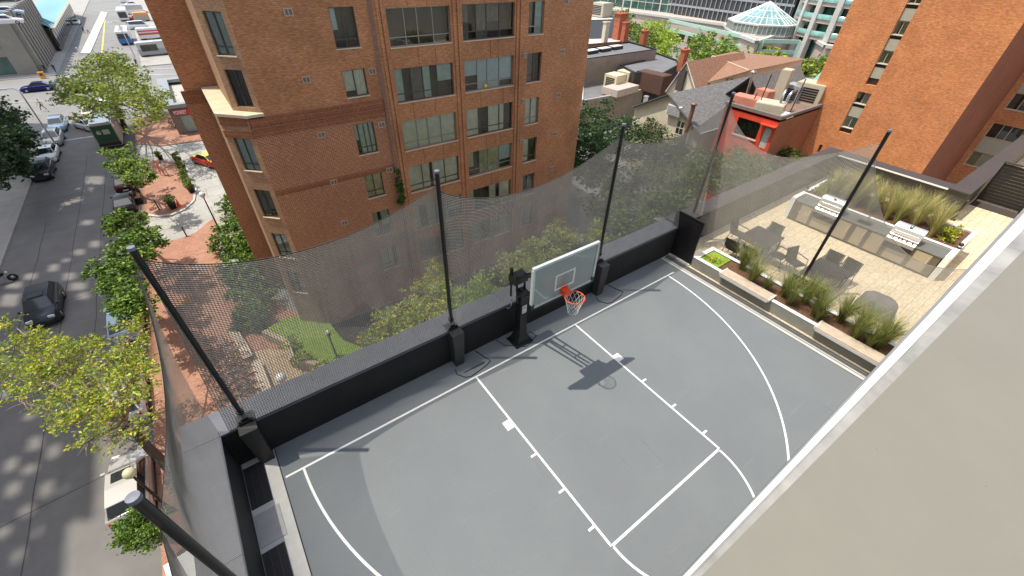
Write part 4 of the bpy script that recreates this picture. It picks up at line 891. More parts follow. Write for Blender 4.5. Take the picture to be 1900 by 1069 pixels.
roofbox('tarp_cover', 'terracotta tarpaulin over gear at the left end of the red building roof', 'tarpaulin', 1388, 196, zr, (1.6, 3.2, .8), M_terra, .1)
roofbox('tarp_cover', 'terracotta tarpaulin in the middle of the red building roof', 'tarpaulin', 1415, 186, zr, (1.2, 1.6, 1.0), M_terra, -.2)
roofbox('roof_hatch', 'low white hatch at the front right corner of the red building roof', 'hatch', 1450, 215, zr, (1.3, 1.6, .25), M_white)
for i, (u, v, h) in enumerate(((1404, 204, 3.2), (1466, 208, 3.0), (1392, 200, 1.4))):
    x, y, _ = gz(u, v, zr); b = MB(); b.tube([(0, 0, 0), (.0, -.15, h)], .05, 6); o = b.build('antenna_mast', M_black); o.location = (x, y, zr); tag(o, 'thin dark mast on the red building roof, '+('left of the low beige box', 'right of the low beige box', 'short one by the tarpaulin')[i], 'mast')
x, y, _ = gz(1452, 208, zr); b = MB(); b.tube([(0, 0, 0), (0, 0, 1.5), (.3, 0, 1.8), (.9, 0, 1.8)], .13, 8); o = b.build('vent_pipe', M_steel); o.location = (x, y, zr); tag(o, 'bent silver vent pipe on the red building roof', 'pipe')
# silver roof behind it
def flat(name, lb, pix, z, hgt, mroof, mwall, trim=None, z0=G):
    poly = [g(u, v, z) for u, v in pix]; o = thing(name, lb, 'building'); b = MB(); n = len(poly)
    A = sum(poly[i][0]*poly[(i+1) % n][1]-poly[(i+1) % n][0]*poly[i][1] for i in range(n)); poly = poly if A > 0 else poly[::-1]
    for i in range(n): j = (i+1) % n; b.quad((*poly[i], z0), (*poly[j], z0), (*poly[j], z), (*poly[i], z))
    b.build('wall', mwall, o); b = MB(); b.sheet(poly, z-.12); b.build('roof', mroof, o)
    if trim:
        b = MB(); inn = ring(poly, .35)
        for i in range(n):
            j = (i+1) % n; b.quad((*poly[i], z+.12), (*poly[j], z+.12), (*inn[j], z+.12), (*inn[i], z+.12)); b.quad((*poly[i], z), (*poly[j], z), (*poly[j], z+.12), (*poly[i], z+.12)); b.quad((*inn[j], z-.12), (*inn[i], z-.12), (*inn[i], z+.12), (*inn[j], z+.12))
        b.build('parapet_trim', trim, o)
    return o, poly
M_silver = mat('silver_roof', (.55, .57, .60), .35, .6, var=.15, scale=1)
flat('flat_roof_building', 'low building with silver metal roof behind the red one', [(1478, 162), (1490, 146), (1560, 148), (1545, 188), (1510, 170)], rz-.2, 0, M_silver, M_brown, M_silver)
def cone_turret():
    x, y, _ = gz(1532, 160, rz); o = thing('copper_turret', 'small green copper cone turret before the orange tower', 'turret', (x, y, rz-.3)); b = MB(); b.lathe([(2.0, 0), (0.02, 3.6)], n=8, smooth=False); b.build('cone_roof', mat('verdigris', (.25, .50, .40), .6, var=.1), o); b = MB(); b.lathe([(1.8, -3), (1.8, 0)], n=8, smooth=False); b.build('drum', M_brown, o)
cone_turret()

def gable(name, lb, Xg, ridge, el, er, x1, mroof, mwall, over=.35, base=G, win=None, fade=None):
    """gabled house, gable end facing the camera at x = Xg; pixels: ridge point, left and right eave"""
    pr, pl_, pr_ = [gx(*q, Xg) for q in (ridge, el, er)]
    yr, zr_ = float(pr[1]), float(pr[2]); yl, zl = float(pl_[1]), float(pl_[2]); yq, zq = float(pr_[1]), float(pr_[2])
    o = thing(name, lb, 'house'); b = MB(); X0 = Xg+over
    b.add([(X0, yq, base), (X0, yl, base), (X0, yl, zl-.1), (X0, yr, zr_-.1), (X0, yq, zq-.1)], [(0, 1, 2, 3, 4)])
    b.quad((X0, yq, base), (X0, yq, zq-.1), (x1, yq, zq-.1), (x1, yq, base)); b.quad((X0, yl, base), (x1, yl, base), (x1, yl, zl-.1), (X0, yl, zl-.1))
    b.add([(x1, yq, base), (x1, yl, base), (x1, yl, zl-.1), (x1, yr, zr_-.1), (x1, yq, zq-.1)], [(4, 3, 2, 1, 0)]); b.build('wall', mwall, o)
    t = .14
    def slope(ya, za, yb, zb_):
        m_ = MB(); dy = ya-yb; dz = za-zb_; L_ = math.hypot(dy, dz); ea, eb = ya+dy/L_*.3, za+dz/L_*.3
        m_.add([(Xg, ea, eb), (x1, ea, eb), (x1, yb, zb_), (Xg, yb, zb_), (Xg, ea, eb-t), (x1, ea, eb-t), (x1, yb, zb_-t), (Xg, yb, zb_-t)], [(0, 1, 2, 3), (7, 6, 5, 4), (0, 4, 5, 1), (0, 3, 7, 4), (1, 5, 6, 2), (2, 6, 7, 3)]); return m_
    r = slope(yq, zq, yr, zr_).build('roof', mroof, o); slope(yl, zl, yr, zr_).build('roof', mroof, o)
    b = MB(); b.tube([(Xg-.03, yq, zq-.16), (Xg-.03, yr, zr_-.1), (Xg-.03, yl, zl-.16)], .1, 4, smooth=False); b.build('bargeboard', M_black if mroof is M_shing else M_concl, o)
    b = MB(); b.tube([(Xg, yq-.32, zq-.12), (x1, yq-.32, zq-.12)], .09, 6); b.build('gutter', M_concl, o)
    return o, (yr, zr_, yl, zl, yq, zq)
hB, inf = gable('gabled_house', 'cream walled house with dark grey shingle roof just beyond the netting', 37., (1241, 174), (1176, 196), (1296, 245), 56, M_shing, M_cream)
# its white air conditioner in the wall
ax = gx(1252, 204, 37.3); o = thing('window_box', 'x', 'x'); bpy.data.objects.remove(o)
b = MB(); b.box(36.95, 37.35, float(ax[1])-.9, float(ax[1])+.75, float(ax[2])-.55, float(ax[2])+.5); lou = b.build('louvre_vent', M_white, hB)
b = MB(); 
for k in range(6): b.box(36.92, 36.949, float(ax[1])-.85, float(ax[1])+.7, float(ax[2])-.48+.16*k, float(ax[2])-.4+.16*k)
b.build('louvre_slats', M_acg, lou)
wx = gx(1262, 235, 37.3); window(hB, (37.345, float(wx[1])+.5), (0, -1), (-1, 0), 1.0, 1.5, float(wx[2])-.9, (.5,), .5, fr=M_white, depth=.0, style=5)
b = MB(); p = gx(1276, 235, 36.8); q = gx(1283, 195, 36.8); b.tube([vec((36.8, p[1], p[2]-3)), vec((36.8, p[1], q[2]))], .22, 10); b.lathe([(.22, 0), (.36, .1), (.36, .2), (.0, .3)], c=(36.8, float(p[1]), float(q[2])), n=10); b.build('flue', mat('rusty_flue', (.26, .15, .1), .6, .4, var=.3), hB)
hC, _ = gable('gabled_house', 'taller grey shingled house with open dark gable beside the red building', 46., (1394, 141), (1337, 180), (1412, 190), 57, M_shing, mat('dark_gable', (.07, .05, .04), .9), over=1.1)
p = gx(1385, 178, 45.2); q = gx(1397, 137, 45.2); b = MB(); b.tube([(45.2, float(p[1]), float(p[2])), (45.2, float(q[1]), float(q[2]))], .16, 8); b.lathe([(.2, 0), (.3, .05), (.3, .25), (0, .35)], c=(45.2, float(q[1]), float(q[2])), n=10); b.build('flue', M_steel, hC)
hA, infa = gable('gabled_house', 'brown shingled house with pointed cream gable and red chimney', 52., (1275, 114), (1236, 168), (1291, 165), 66, M_shingb, M_cream)
b = MB(); p = gx(1262, 150, 51.9); b.box(51.9, 52.33, float(p[1])-.5, float(p[1])+.5, float(p[2])-1.3, float(p[2])+1.3); b.build('gable_opening', M_pbrown, hA)
hA2 = thing('hipped_house', 'brown shingled hipped roof with a small dormer, right of the pointed gable', 'house')
r0 = vec(gx(1322, 104, 63)); r1 = vec(gx(1362, 96, 72)); el = vec(gx(1296, 158, 54.)); er = vec(gx(1390, 131, 59.)); rl = (75., r0[1]+4.5, el[2]); rr3 = (75., er[1], er[2])
b = MB(); b.add([r0, r1, el, er, rl, rr3], [(0, 2, 3), (0, 3, 5, 1), (0, 1, 4, 2)]); b.build('roof', M_shingb, hA2)
b = MB(); b.tube([r0, el], .12, 4); b.tube([r0, er], .12, 4); b.build('hip_ridges', mat('pale_ridge', (.5, .36, .25), .8), hA2)
b = MB(); n_ = [(el[0]+.3, el[1]), (er[0]+.3, er[1]+.3), (75, er[1]+.3), (75, el[1])]
zt4 = [el[2]-.03, er[2]-.03, er[2]-.03, el[2]-.03]
for i in range(4): j = (i+1) % 4; b.quad((*n_[i], G), (*n_[j], G), (*n_[j], zt4[j]), (*n_[i], zt4[i]))
b.build('wall', M_cream, hA2)
x, y, z = gx(1335, 143, 57.5); 
dm = MB(); dm.box(57.5, 61, float(y)-1.6, float(y)+1.6, float(z)-1.4, float(z)-.1); dm.build('dormer', M_pbrown, hA2); dm = MB(); dm.box(57.1, 61.4, float(y)-1.9, float(y)+1.9, float(z)-.1, float(z)+.1); dm.build('dormer_roof', M_shingb, hA2)
def chimney(u, v, z, h, lb, wd=.8, m=None, pots=2):
    x, y, _ = gz(u, v, z); o = thing('brick_chimney', lb, 'chimney', (x, y, z-.6)); b = MB(); b.cbox((0, 0, h/2+.3), (wd, wd*.8, h+.6)); b.cbox((0, 0, h+.62), (wd*1.25, wd*1.05, .16)); b.build('stack', m or mat('chimney_red', (.42, .12, .06), .85, var=.25, scale=3), o)
    for k in range(pots): b = MB(); b.tube([((k-.5)*wd*.45*(pots > 1), 0, h+.7), ((k-.5)*wd*.45*(pots > 1), 0, h+1.0)], .12, 8); b.build('pot', M_brown, o)
chimney(1264, 125, -6, 2.6, 'tall red brick chimney beside the pointed cream gable', 1.1)
# flat roofed buildings
flat('flat_roof_building', 'building with sloped grey tar roof and black edges between the brick block and the gables', [(1150, 122), (1178, 136), (1228, 138), (1262, 120), (1256, 112), (1219, 99), (1195, 112)], -6, 0, M_tar, mat('dark_cladding', (.05, .04, .035), .8), M_black)
oE, pE = flat('flat_roof_building', 'long taupe brick building with three skylights on its grey roof', [(1060, 114), (1219, 92), (1168, 78), (1060, 94)], -4.5, 0, M_tar, brick('taupe_brick', (.30, .24, .19), (.34, .28, .22), (.26, .21, .17), .215, .075, .01, blotch=.25), M_black)
for i, (u, v) in enumerate(((1096, 99), (1120, 95), (1142, 91))):
    x, y, _ = gz(u, v, -4.6); o = thing('skylight', 'white skylight on the long grey roof, %s of three' % ('leftmost', 'middle', 'rightmost')[i], 'skylight', (x, y, -4.62), .1, 'skylights on the long grey roof'); b = MB(); b.cbox((0, 0, .25), (2.6, 1.3, .5)); b.build('kerb_box', M_black, o); b = MB(); b.cbox((0, 0, .53), (2.6, 1.3, .05)); b.build('glazing', M_lens, o)
flat('flat_roof_building', 'grey walled block with roof unit beyond the chimneys', [(1060, 40), (1143, 37), (1125, 22), (1060, 24)], -3, 0, M_concl, mat('blue_grey_wall', (.27, .29, .30), .8, var=.08), M_black)
roofbox('rooftop_unit', 'cream air conditioner on the grey walled block', 'air conditioner', 1115, 30, -3, (3.5, 3.5, 2.6), M_ac, .1, extra='grille')
flat('flat_roof_building', 'pale low roof with small vents behind the skylight building', [(1060, 84), (1160, 76), (1140, 70), (1060, 72)], -4.6, 0, M_concl, M_brown, None)
for i, (u, v) in enumerate(((1121, 78), (1146, 72), (1157, 76), (1193, 80))):
    chimney(u, v, -4.6, (3.2, 4.2, 3.0, 2.0)[i], ('buff brick chimney farthest left among the roofs', 'wide red chimney with white cap above the skylight roof', 'red chimney at the back edge of the skylight roof', 'short red chimney at the right end of the skylight roof')[i], (1.0, 1.8, 1.1, 1.1)[i], M_stone if i == 0 else None)
oF, pF = flat('flat_roof_building', 'low taupe walled building carrying two cream air conditioners', [(1080, 188), (1200, 166), (1235, 148), (1150, 130), (1080, 142)], -8.4, 0, M_tar, MATS['taupe_brick'], M_concl)
for i, (u, v) in enumerate(((1138, 165), (1160, 158))):
    roofbox('rooftop_unit', 'boxy cream air conditioner on the low taupe building, '+('nearer one' if i == 0 else 'farther one'), 'air conditioner', u, v, -8.4, (2.4, 2.4, 2.2), mat('cream_casing', (.70, .63, .42), .6, var=.05), .1, 'cream air conditioners', 'grille')
b = MB(); x, y, _ = gz(1150, 172, -8.4); b.cbox((x, y, -7.9), (5.5, 3.0, 1.0), .1); tag(b.build('screen_wall', M_pink), 'low pale wall around the cream air conditioners', 'wall')
roofbox('wooden_shed', 'dark timber box enclosure beside the cream air conditioners', 'shed', 1207, 168, -8.4, (2.5, 5.0, 2.6), mat('dark_timber', (.10, .05, .035), .85, var=.2), .1)
chimney(1197, 190, -8.4, .8, 'small silver roof vent on the taupe wall', .5, M_silver, 0)
flat('garden_wall', 'long dark wall in front of the mall terrace', [(1380, 121), (1470, 128), (1560, 130), (1560, 122), (1470, 118), (1385, 112)], -8.5, 0, M_pbrown, mat('dark_brick_wall', (.12, .08, .06), .9), None)

# ================================================================ the mall with the glass pyramid
ml = thing('shopping_mall', 'pale pink shopping mall with dark green glass upper floors', 'building')
zm = -6.5; top = [g(u, v, zm) for u, v in ((1110, 14), (1170, 22), (1345, 46), (1358, 60), (1404, 78), (1450, 62), (1500, 66), (1532, 86), (1620, 96))]
bk = [(top[-1][0]+60, top[-1][1]+30), (top[-1][0]+60, top[0][1]+90), (top[0][0], top[0][1]+90)]
b = MB()
for i in range(len(top)-1):
    a, c = top[i], top[i+1]; L_ = math.hypot(c[0]-a[0], c[1]-a[1]); dx, dy = (c[0]-a[0])/L_, (c[1]-a[1])/L_
    wallgrid(b, a, (dx, dy), L_, -13, zm, [(1.2+k*4.2, 1.2+k*4.2+3.2, -12.4, -10.2) for k in range(int((L_-2)/4.2))], (dy, -dx), .5)
b.build('wall', M_pink, ml)
b = MB()
for i in range(len(top)-1):
    a, c = top[i], top[i+1]; L_ = math.hypot(c[0]-a[0], c[1]-a[1]); nx, ny = -(c[1]-a[1])/L_*.5, (c[0]-a[0])/L_*.5; b.quad((a[0]+nx, a[1]+ny, -13), (c[0]+nx, c[1]+ny, -13), (c[0]+nx, c[1]+ny, -9), (a[0]+nx, a[1]+ny, -9))
b.build('shop_windows', M_glassd, ml)
b = MB(); b.sheet(top+bk, zm-.02); b.build('roof', M_pink, ml)
b = MB()
for i in range(len(top)-1):
    a, c = top[i], top[i+1]; lineseg(b, a, c, .9, zm+.3); L_ = math.hypot(c[0]-a[0], c[1]-a[1]); nx, ny = (c[1]-a[1])/L_*.45, -(c[0]-a[0])/L_*.45; b.quad((a[0]+nx, a[1]+ny, zm-.3), (c[0]+nx, c[1]+ny, zm-.3), (c[0]+nx, c[1]+ny, zm+.3), (a[0]+nx, a[1]+ny, zm+.3))
b.build('cornice', M_concl, ml)
# glazed upper storeys
gl_ = [g(u, v, zm) for u, v in ((1100, 8), (1170, 16), (1345, 38), (1420, 40))]
b = MB(); fr_ = MB()
for i in range(3):
    a, c = gl_[i], gl_[i+1]; L_ = math.hypot(c[0]-a[0], c[1]-a[1]); dx, dy = (c[0]-a[0])/L_, (c[1]-a[1])/L_; nx, ny = dy, -dx
    b.quad((*a, zm), (*c, zm), (*c, 8), (*a, 8)); n = int(L_/2.6)
    for k in range(n+1):
        t = L_*k/n; px, py = a[0]+dx*t, a[1]+dy*t; ww = .12 if k % 4 else .42; fr_.cbox((px+nx*.1, py+ny*.1, (zm+8)/2), (ww, .2, 8-zm), math.atan2(dy, dx))
    for zz in np.arange(zm, 8, 2.2): fr_.cbox(((a[0]+c[0])/2+nx*.1, (a[1]+c[1])/2+ny*.1, zz+.05), (L_, .16, .14), math.atan2(dy, dx))
    for zz in (zm+4.6, 2.6): fr_.cbox(((a[0]+c[0])/2+nx*.2, (a[1]+c[1])/2+ny*.2, zz), (L_, .5, .9), math.atan2(dy, dx))
b.build('glass_wall', M_glassg, ml); fr_.build('mullions', M_concl, ml)
# pyramid skylight
pcx, pcy, _ = gz(1417, 40, -4.3); pcx, pcy = float(pcx), float(pcy); prad = abs(float(np.hypot(*(gz(1480, 43, -4.3)-gz(1352, 33, -4.3))[:2])))/2
dd_ = ray(1425, 3); tt_ = ((pcx-CAM[0])*dd_[0]+(pcy-CAM[1])*dd_[1])/(dd_[0]**2+dd_[1]**2); pz = float(CAM[2]+tt_*dd_[2])
py_ = thing('glass_pyramid', 'octagonal glass pyramid skylight with white ribs on the mall roof', 'skylight', (pcx, pcy, -4.3))
b = MB(); b.lathe([(prad, 0), (.05, pz+4.3)], n=8, smooth=False, M=Matrix.Rotation(PI/8, 4, 'Z')); b.build('glazing', mat('pale_blue_glass', (.22, .38, .38), .12, .1, var=.35, scale=.4, spec=.9), py_)
b = MB(); H_ = pz+4.3
for k in range(8):
    a0 = PI/8+k*PI/4; a1 = a0+PI/4; p0 = Vector((prad*math.cos(a0), prad*math.sin(a0), 0)); p1 = Vector((prad*math.cos(a1), prad*math.sin(a1), 0)); ap_ = Vector((0, 0, H_))
    b.tube([p0, ap_], .14, 4, smooth=False)
    for t in (.25, .5, .75): q = p0.lerp(p1, t); f = min(t, 1-t)*1.7; b.tube([q, q.lerp(ap_.lerp(p0 if t < .5 else p1, 0), f if t != .5 else .93)], .07, 4, smooth=False)
    for h in (.02, .3, .6): b.tube([p0.lerp(ap_, h), p1.lerp(ap_, h)], .09, 4, smooth=False)
b.build('ribs', M_white, py_)
b = MB(); b.lathe([(prad+.3, -9), (prad+.3, -2.0)], n=8, smooth=False, M=Matrix.Rotation(PI/8, 4, 'Z')); b.build('drum', M_pink, py_)
b = MB(); b.lathe([(prad+.35, -2.0), (prad+.35, -.1)], n=8, smooth=False, M=Matrix.Rotation(PI/8, 4, 'Z')); b.build('drum_glazing', mat('grey_green_glass', (.20, .24, .22), .2, var=.3, scale=1), py_)
b = MB()
for k in range(48):
    a0 = 2*PI*k/48; rr_ = (prad+.4)*math.cos(PI/8)/math.cos(((a0-PI/8) % (PI/4))-PI/8); b.cbox((rr_*math.cos(a0), rr_*math.sin(a0), -1.05), (.14, .14, 1.9), a0)
b.lathe([(prad+.55, -.2), (prad+.55, .1), (prad, .12)], n=8, smooth=False, M=Matrix.Rotation(PI/8, 4, 'Z')); b.lathe([(prad+.6, -2.3), (prad+.6, -1.95), (prad+.3, -1.95)], n=8, smooth=False, M=Matrix.Rotation(PI/8, 4, 'Z')); b.build('drum_frame', M_concl, py_)
# mint steel frame
mt = thing('steel_pergola', 'mint green steel frame standing before the mall', 'pergola')
zq_ = -8.6; up = [g(u, v, zq_+2.1) for u, v in ((1243, 38), (1415, 76), (1484, 78))]
b = MB()
for i in range(2):
    a, c = up[i], up[i+1]; L_ = math.hypot(c[0]-a[0], c[1]-a[1]); rz2 = math.atan2(c[1]-a[1], c[0]-a[0])
    for zz in (zq_+2.1, zq_): b.cbox(((a[0]+c[0])/2, (a[1]+c[1])/2, zz), (L_, .5, .75), rz2)
b.build('beam', M_mint, mt)
for i, t in enumerate((0, .38, .70, 1, 2)):
    p = Vector((*up[0], 0)).lerp(Vector((*up[1], 0)), t) if t <= 1 else Vector((*up[2], 0)); b = MB(); b.cbox((p.x, p.y, (zq_+2-13)/2), (.8, .8, zq_+2.5+13), .4); b.build('post', M_mint, mt)
# round tower with balconies
rt = thing('round_tower', 'cream curved tower with green glass balconies beside the orange tower', 'building')
tx, ty, _ = gz(1572, 84, -6.5); tx, ty = float(tx)+11, float(ty)+4; tr_ = 13.0
b = MB(); b.lathe([(tr_-1.5, -13), (tr_-1.5, 14)], c=(tx, ty, 0), n=40); b.build('glass_drum', M_glassg, rt)
b = MB()
for k in range(7): z = -6.2+k*3.2; b.lathe([(tr_-1.5, z), (tr_+.1, z), (tr_+.1, z+.75), (tr_-1.5, z+.75)], c=(tx, ty, 0), n=40, smooth=False)
b.build('floor_bands', M_pink, rt)
b = MB()
for k in range(18): a0 = 2*PI*k/18; b.cbox((tx+(tr_-.2)*math.cos(a0), ty+(tr_-.2)*math.sin(a0), 0), (1.4, 1.1, 26), a0)
b.build('piers', M_concl, rt)
for k in range(7): b = MB(); z = -5.45+k*3.2; b.lathe([(tr_+.3, z), (tr_+.3, z+1.0), (tr_+.22, z+1.0), (tr_+.22, z)], c=(tx, ty, 0), n=40); b.build('balcony_glass', mat('balcony_green_glass', (.18, .36, .32), .1, var=.3, scale=1), rt)
ob = thing('office_block', 'dark glazed office block rising behind the pyramid', 'building')
p0 = g(1330, 8, -3); p1 = g(1540, 34, -3); L_ = math.hypot(p1[0]-p0[0], p1[1]-p0[1]); ang = math.atan2(p1[1]-p0[1], p1[0]-p0[0])
b = MB(); b.cbox(((p0[0]+p1[0])/2+12, (p0[1]+p1[1])/2+22, 3), (L_+30, 30, 32), ang); b.build('wall', mat('dark_curtain_wall', (.045, .05, .055), .3, var=.3, scale=.1), ob)
b = MB()
for k in range(10): b.cbox(((p0[0]+p1[0])/2+12+15.1*math.sin(ang), (p0[1]+p1[1])/2+22-15.1*math.cos(ang), -10+k*3), (L_+30, .3, .5), ang)
for k in range(40):
    t = (k/39-.5)*(L_+29); b.cbox(((p0[0]+p1[0])/2+12+15.15*math.sin(ang)+t*math.cos(ang), (p0[1]+p1[1])/2+22-15.15*math.cos(ang)+t*math.sin(ang), 3), (.18, .3, 31), ang)
b.build('mullions', M_acg, ob)

# ================================================================ left: distant street buildings
gb = thing('stone_building', 'grey stone corner building with stepped vertical ribs at the far crossing', 'building')
c0 = g(76, 138); h0 = 9.6; x0, y0 = c0; x1 = x0-40
b = MB(); wallgrid(b, (x1, y0), (1, 0), 40, -13, -13+h0, [(40-7.2-k*9, 40-3.2-k*9, -12.6, -9.6) for k in range(4)]+[(40-7.2-k*9, 40-3.2-k*9, -8.2, -6) for k in range(4)], (0, -1), .4)
b.quad((x0, y0, -13), (x0, y0+34, -13), (x0, y0+34, -13+h0), (x0, y0, -13+h0)); b.quad((x1, y0+34, -13), (x1, y0+34, -3.4), (x0, y0+34, -3.4), (x0, y0+34, -13)); b.build('wall', mat('grey_limestone', (.26, .235, .20), .85, var=.14, scale=.4), gb)
b = MB(); b.box(x1, x0-.01, y0+.4, y0+.6, -13, -4); b.build('window_backs', M_glassg, gb)
b = MB()
for k in range(11): yk = y0+.6+k*3.1; b.box(x0+.002, x0+.8-.03*k, yk, yk+1.2, -13, -13+h0+.9); b.box(x0+.002, x0+.35, yk+1.2, yk+2.1, -13, -13+h0+.3)
b.build('ribs', MATS['grey_limestone'], gb)
b = MB(); b.box(x1, x0, y0, y0+34, -13+h0-.4, -13+h0-.3); b.build('roof_deck', M_asphaltp, gb)
b = MB(); b.box(x1, x0+.1, y0-.05, y0+.35, -13+h0, -13+h0+.5); b.box(x0-.3, x0+.15, y0+.35, y0+34, -13+h0, -13+h0+.5); b.build('parapet', M_concl, gb)
bb2 = thing('station_building', 'long low building with blue ribbed metal roof beside the far street', 'building')
e0 = gz(90, 53, -8.2); e1 = gz(60, 50, -8.2); f0 = gz(124, 0, -8.2); f1 = gz(96, -6, -8.2)
b = MB(); base = [(float(q[0]), float(q[1])) for q in (e0, e1, f1, f0)]; 
for i in range(4): j = (i+1) % 4; b.quad((*base[i], -13), (*base[j], -13), (*base[j], -8.2), (*base[i], -8.2))
b.build('wall', mat('dark_stone', (.12, .10, .085), .8, var=.4, scale=.5), bb2)
b = MB(); P0, P1, P2, P3 = [Vector((*q, 0)) for q in (base[0], base[1], base[2], base[3])]; n = 30
M_blue = mat('blue_metal_roof', (.14, .33, .42), .35, .3, var=.08, scale=.3); rdx = (P0-P1).normalized()*1.6
vs = [(*(P0+rdx)[:2], -8.1), (*P1[:2], -6.2), (*P2[:2], -6.2), (*(P3+rdx)[:2], -8.1)]; b.add(vs, [(0, 1, 2, 3), (3, 2, 1, 0)]); b.build('roof', M_blue, bb2)
b = MB()
for k in range(n+1):
    t = k/n; a = Vector(vs[0]).lerp(Vector(vs[3]), t); c = Vector(vs[1]).lerp(Vector(vs[2]), t); b.tube([a+Vector((0, 0, .06)), c+Vector((0, 0, .06))], .22, 4, smooth=False)
b.build('roof_ribs', mat('pale_blue_rib', (.30, .52, .58), .4, .2), bb2)
b = MB(); b.tube([Vector(vs[0]), Vector(vs[3])], .3, 4, smooth=False); b.build('eave', M_stone, bb2)
b = MB()
for k in range(16): q = P0.lerp(P3, (k+.5)/16); d_ = (P3-P0).normalized(); b.cbox((q.x+.1, q.y, -10.3), (.3, 3.4, 3.2), math.atan2(d_.y, d_.x)-PI/2)
b.build('arched_windows', M_glassd, bb2)
# unseen thin slab added to shade the street; openings cut to shape light patches
sb = thing('pierced_shade_slab', 'tall perforated building across the street whose shadow and light patches fall on the road', 'building')
XS = -40.
patches = [(118, 393, 2.2), (137, 372, 2.4), (158, 352, 2.2), (178, 334, 2.4), (150, 388, 1.6), (172, 362, 1.6), (190, 350, 1.8), (165, 412, 1.4), (60, 512, 1.3), (103, 496, 1.1), (126, 482, 1.0), (150, 467, 1.2), (180, 452, 1.2), (30, 528, 1.5), (22, 556, 1.6), (132, 512, 1.3), (148, 530, 1.6), (168, 508, 1.0), (158, 548, 1.2), (45, 566, 1.3), (176, 562, 1.1), (14, 730, 1.0), (30, 905, .9), (26, 860, .9), (60, 868, 1.0), (105, 835, .9), (122, 905, .5), (55, 945, .9), (92, 905, .9), (46, 968, .8), (76, 985, .6), (40, 1028, .7), (12, 985, .9), (70, 820, 1.0), (5, 670, 1.0), (60, 770, .9)]  # window-reflected light on the road, imitated by openings in the slab
hl = []
for i, (u, v, s_) in enumerate(patches):
    x, y = g(u, v); t = (x-XS)/SUN_DIR.x; z = G-SUN_DIR.z*t; y = y-SUN_DIR.y*t; ww = s_*(1+.25*math.sin(i*2.3)); hh = s_*2.3
    h = (y-ww/2+120, y+ww/2+120, z-hh/2, z+hh/2)
    if not any(h[0] < q[1]+.2 and h[1] > q[0]-.2 and h[2] < q[3]+.2 and h[3] > q[2]-.2 for q in hl): hl.append(h)
def ztop(xs): return G-SUN_DIR.z*(xs-XS)/SUN_DIR.x
def yoff(xs): return -SUN_DIR.y*(xs-XS)/SUN_DIR.x
za, zb_, zc = ztop(-13.75), ztop(-16.7), ztop(-17.7); ya0 = 21+yoff(-13.75); ya1 = 78.5+yoff(-13.75); yb0 = 12.1+yoff(-16.7)
b = MB()
for (y0_, y1_, zt_) in ((ya0, ya1, za), (yb0, ya0, zb_), (-120, yb0, zc)):
    hh = [(max(h[0]-120-y0_, 0), min(h[1]-120-y0_, y1_-y0_), h[2], min(h[3], zt_-.1)) for h in hl if h[0]-120 < y1_ and h[1]-120 > y0_ and h[2] < zt_-1]
    wallgrid(b, (XS, y0_), (0, 1), y1_-y0_, G, zt_, [h for h in hh if h[1]-h[0] > .1], (1, 0), .25)
b.build('pierced_panel', M_beige, sb)

# ---------------------------------------------------------------- shop with the red sign
sx0, sy0 = g(334, 252); sh = 3.7
sp = thing('corner_shop', 'low corner shop with red lettered sign below the brick tower', 'shop')
b = MB(); wallgrid(b, (sx0, sy0), (1, 0), 9, -13, -13+sh, [(1.0, 3.6, -12.7, -10.5), (4.4, 7.6, -12.7, -10.5)], (0, -1), .25); b.quad((sx0, sy0+17, -13), (sx0, sy0, -13), (sx0, sy0, -13+sh), (sx0, sy0+17, -13+sh)); b.quad((sx0, sy0+17, -13), (sx0, sy0+17, -13+sh), (sx0+9, sy0+17, -13+sh), (sx0+9, sy0+17, -13)); b.build('wall', mat('taupe_render', (.22, .20, .175), .85, var=.1), sp)
b = MB(); b.box(sx0, sx0+9, sy0+.3, sy0+.35, -12.8, -10.4); b.build('shop_windows', mat('teal_glass', (.30, .42, .38), .12, var=.15, scale=.6), sp)
b = MB(); b.box(sx0+.0, sx0+9, sy0, sy0+17, -13+sh-.5, -13+sh-.4); b.build('roof', mat('pale_gravel', (.45, .43, .38), .9, var=.15), sp)
b = MB()
for q in ((sx0-.3, sx0+1.0, sy0-.3, sy0+17), (sx0+1.0, sx0+9, sy0-.3, sy0+.8), (sx0+1.0, sx0+9, sy0+15.6, sy0+17)): b.box(*q, -13+sh, -13+sh+.45)
b.build('parapet', mat('blue_grey_render', (.28, .31, .33), .8, var=.08), sp)
b = MB(); b.box(sx0+.35, sx0+3.6, sy0-.14, sy0-.002, -10.25, -9.6); sg = b.build('sign_board', mat('sign_red', (.62, .03, .03), .5), sp)
fc = bpy.data.curves.new('sign_text', 'FONT'); fc.body = 'MONKEY'; fc.size = .62; fc.extrude = .02; fc.space_character = 1.1; fc.offset = .012
fo = bpy.data.objects.new('tmp', fc); C.objects.link(fo); dg = bpy.context.evaluated_depsgraph_get(); me = bpy.data.meshes.new_from_object(fo.evaluated_get(dg)); bpy.data.objects.remove(fo)
lt = bpy.data.objects.new('lettering', me); me.materials.clear(); me.materials.append(M_white); C.objects.link(lt); lt.parent = sg; lt.location = (sx0+.45, sy0-.17, -10.15); lt.rotation_euler = (PI/2, 0, 0); lt.scale = (.56, 1.15, 1)

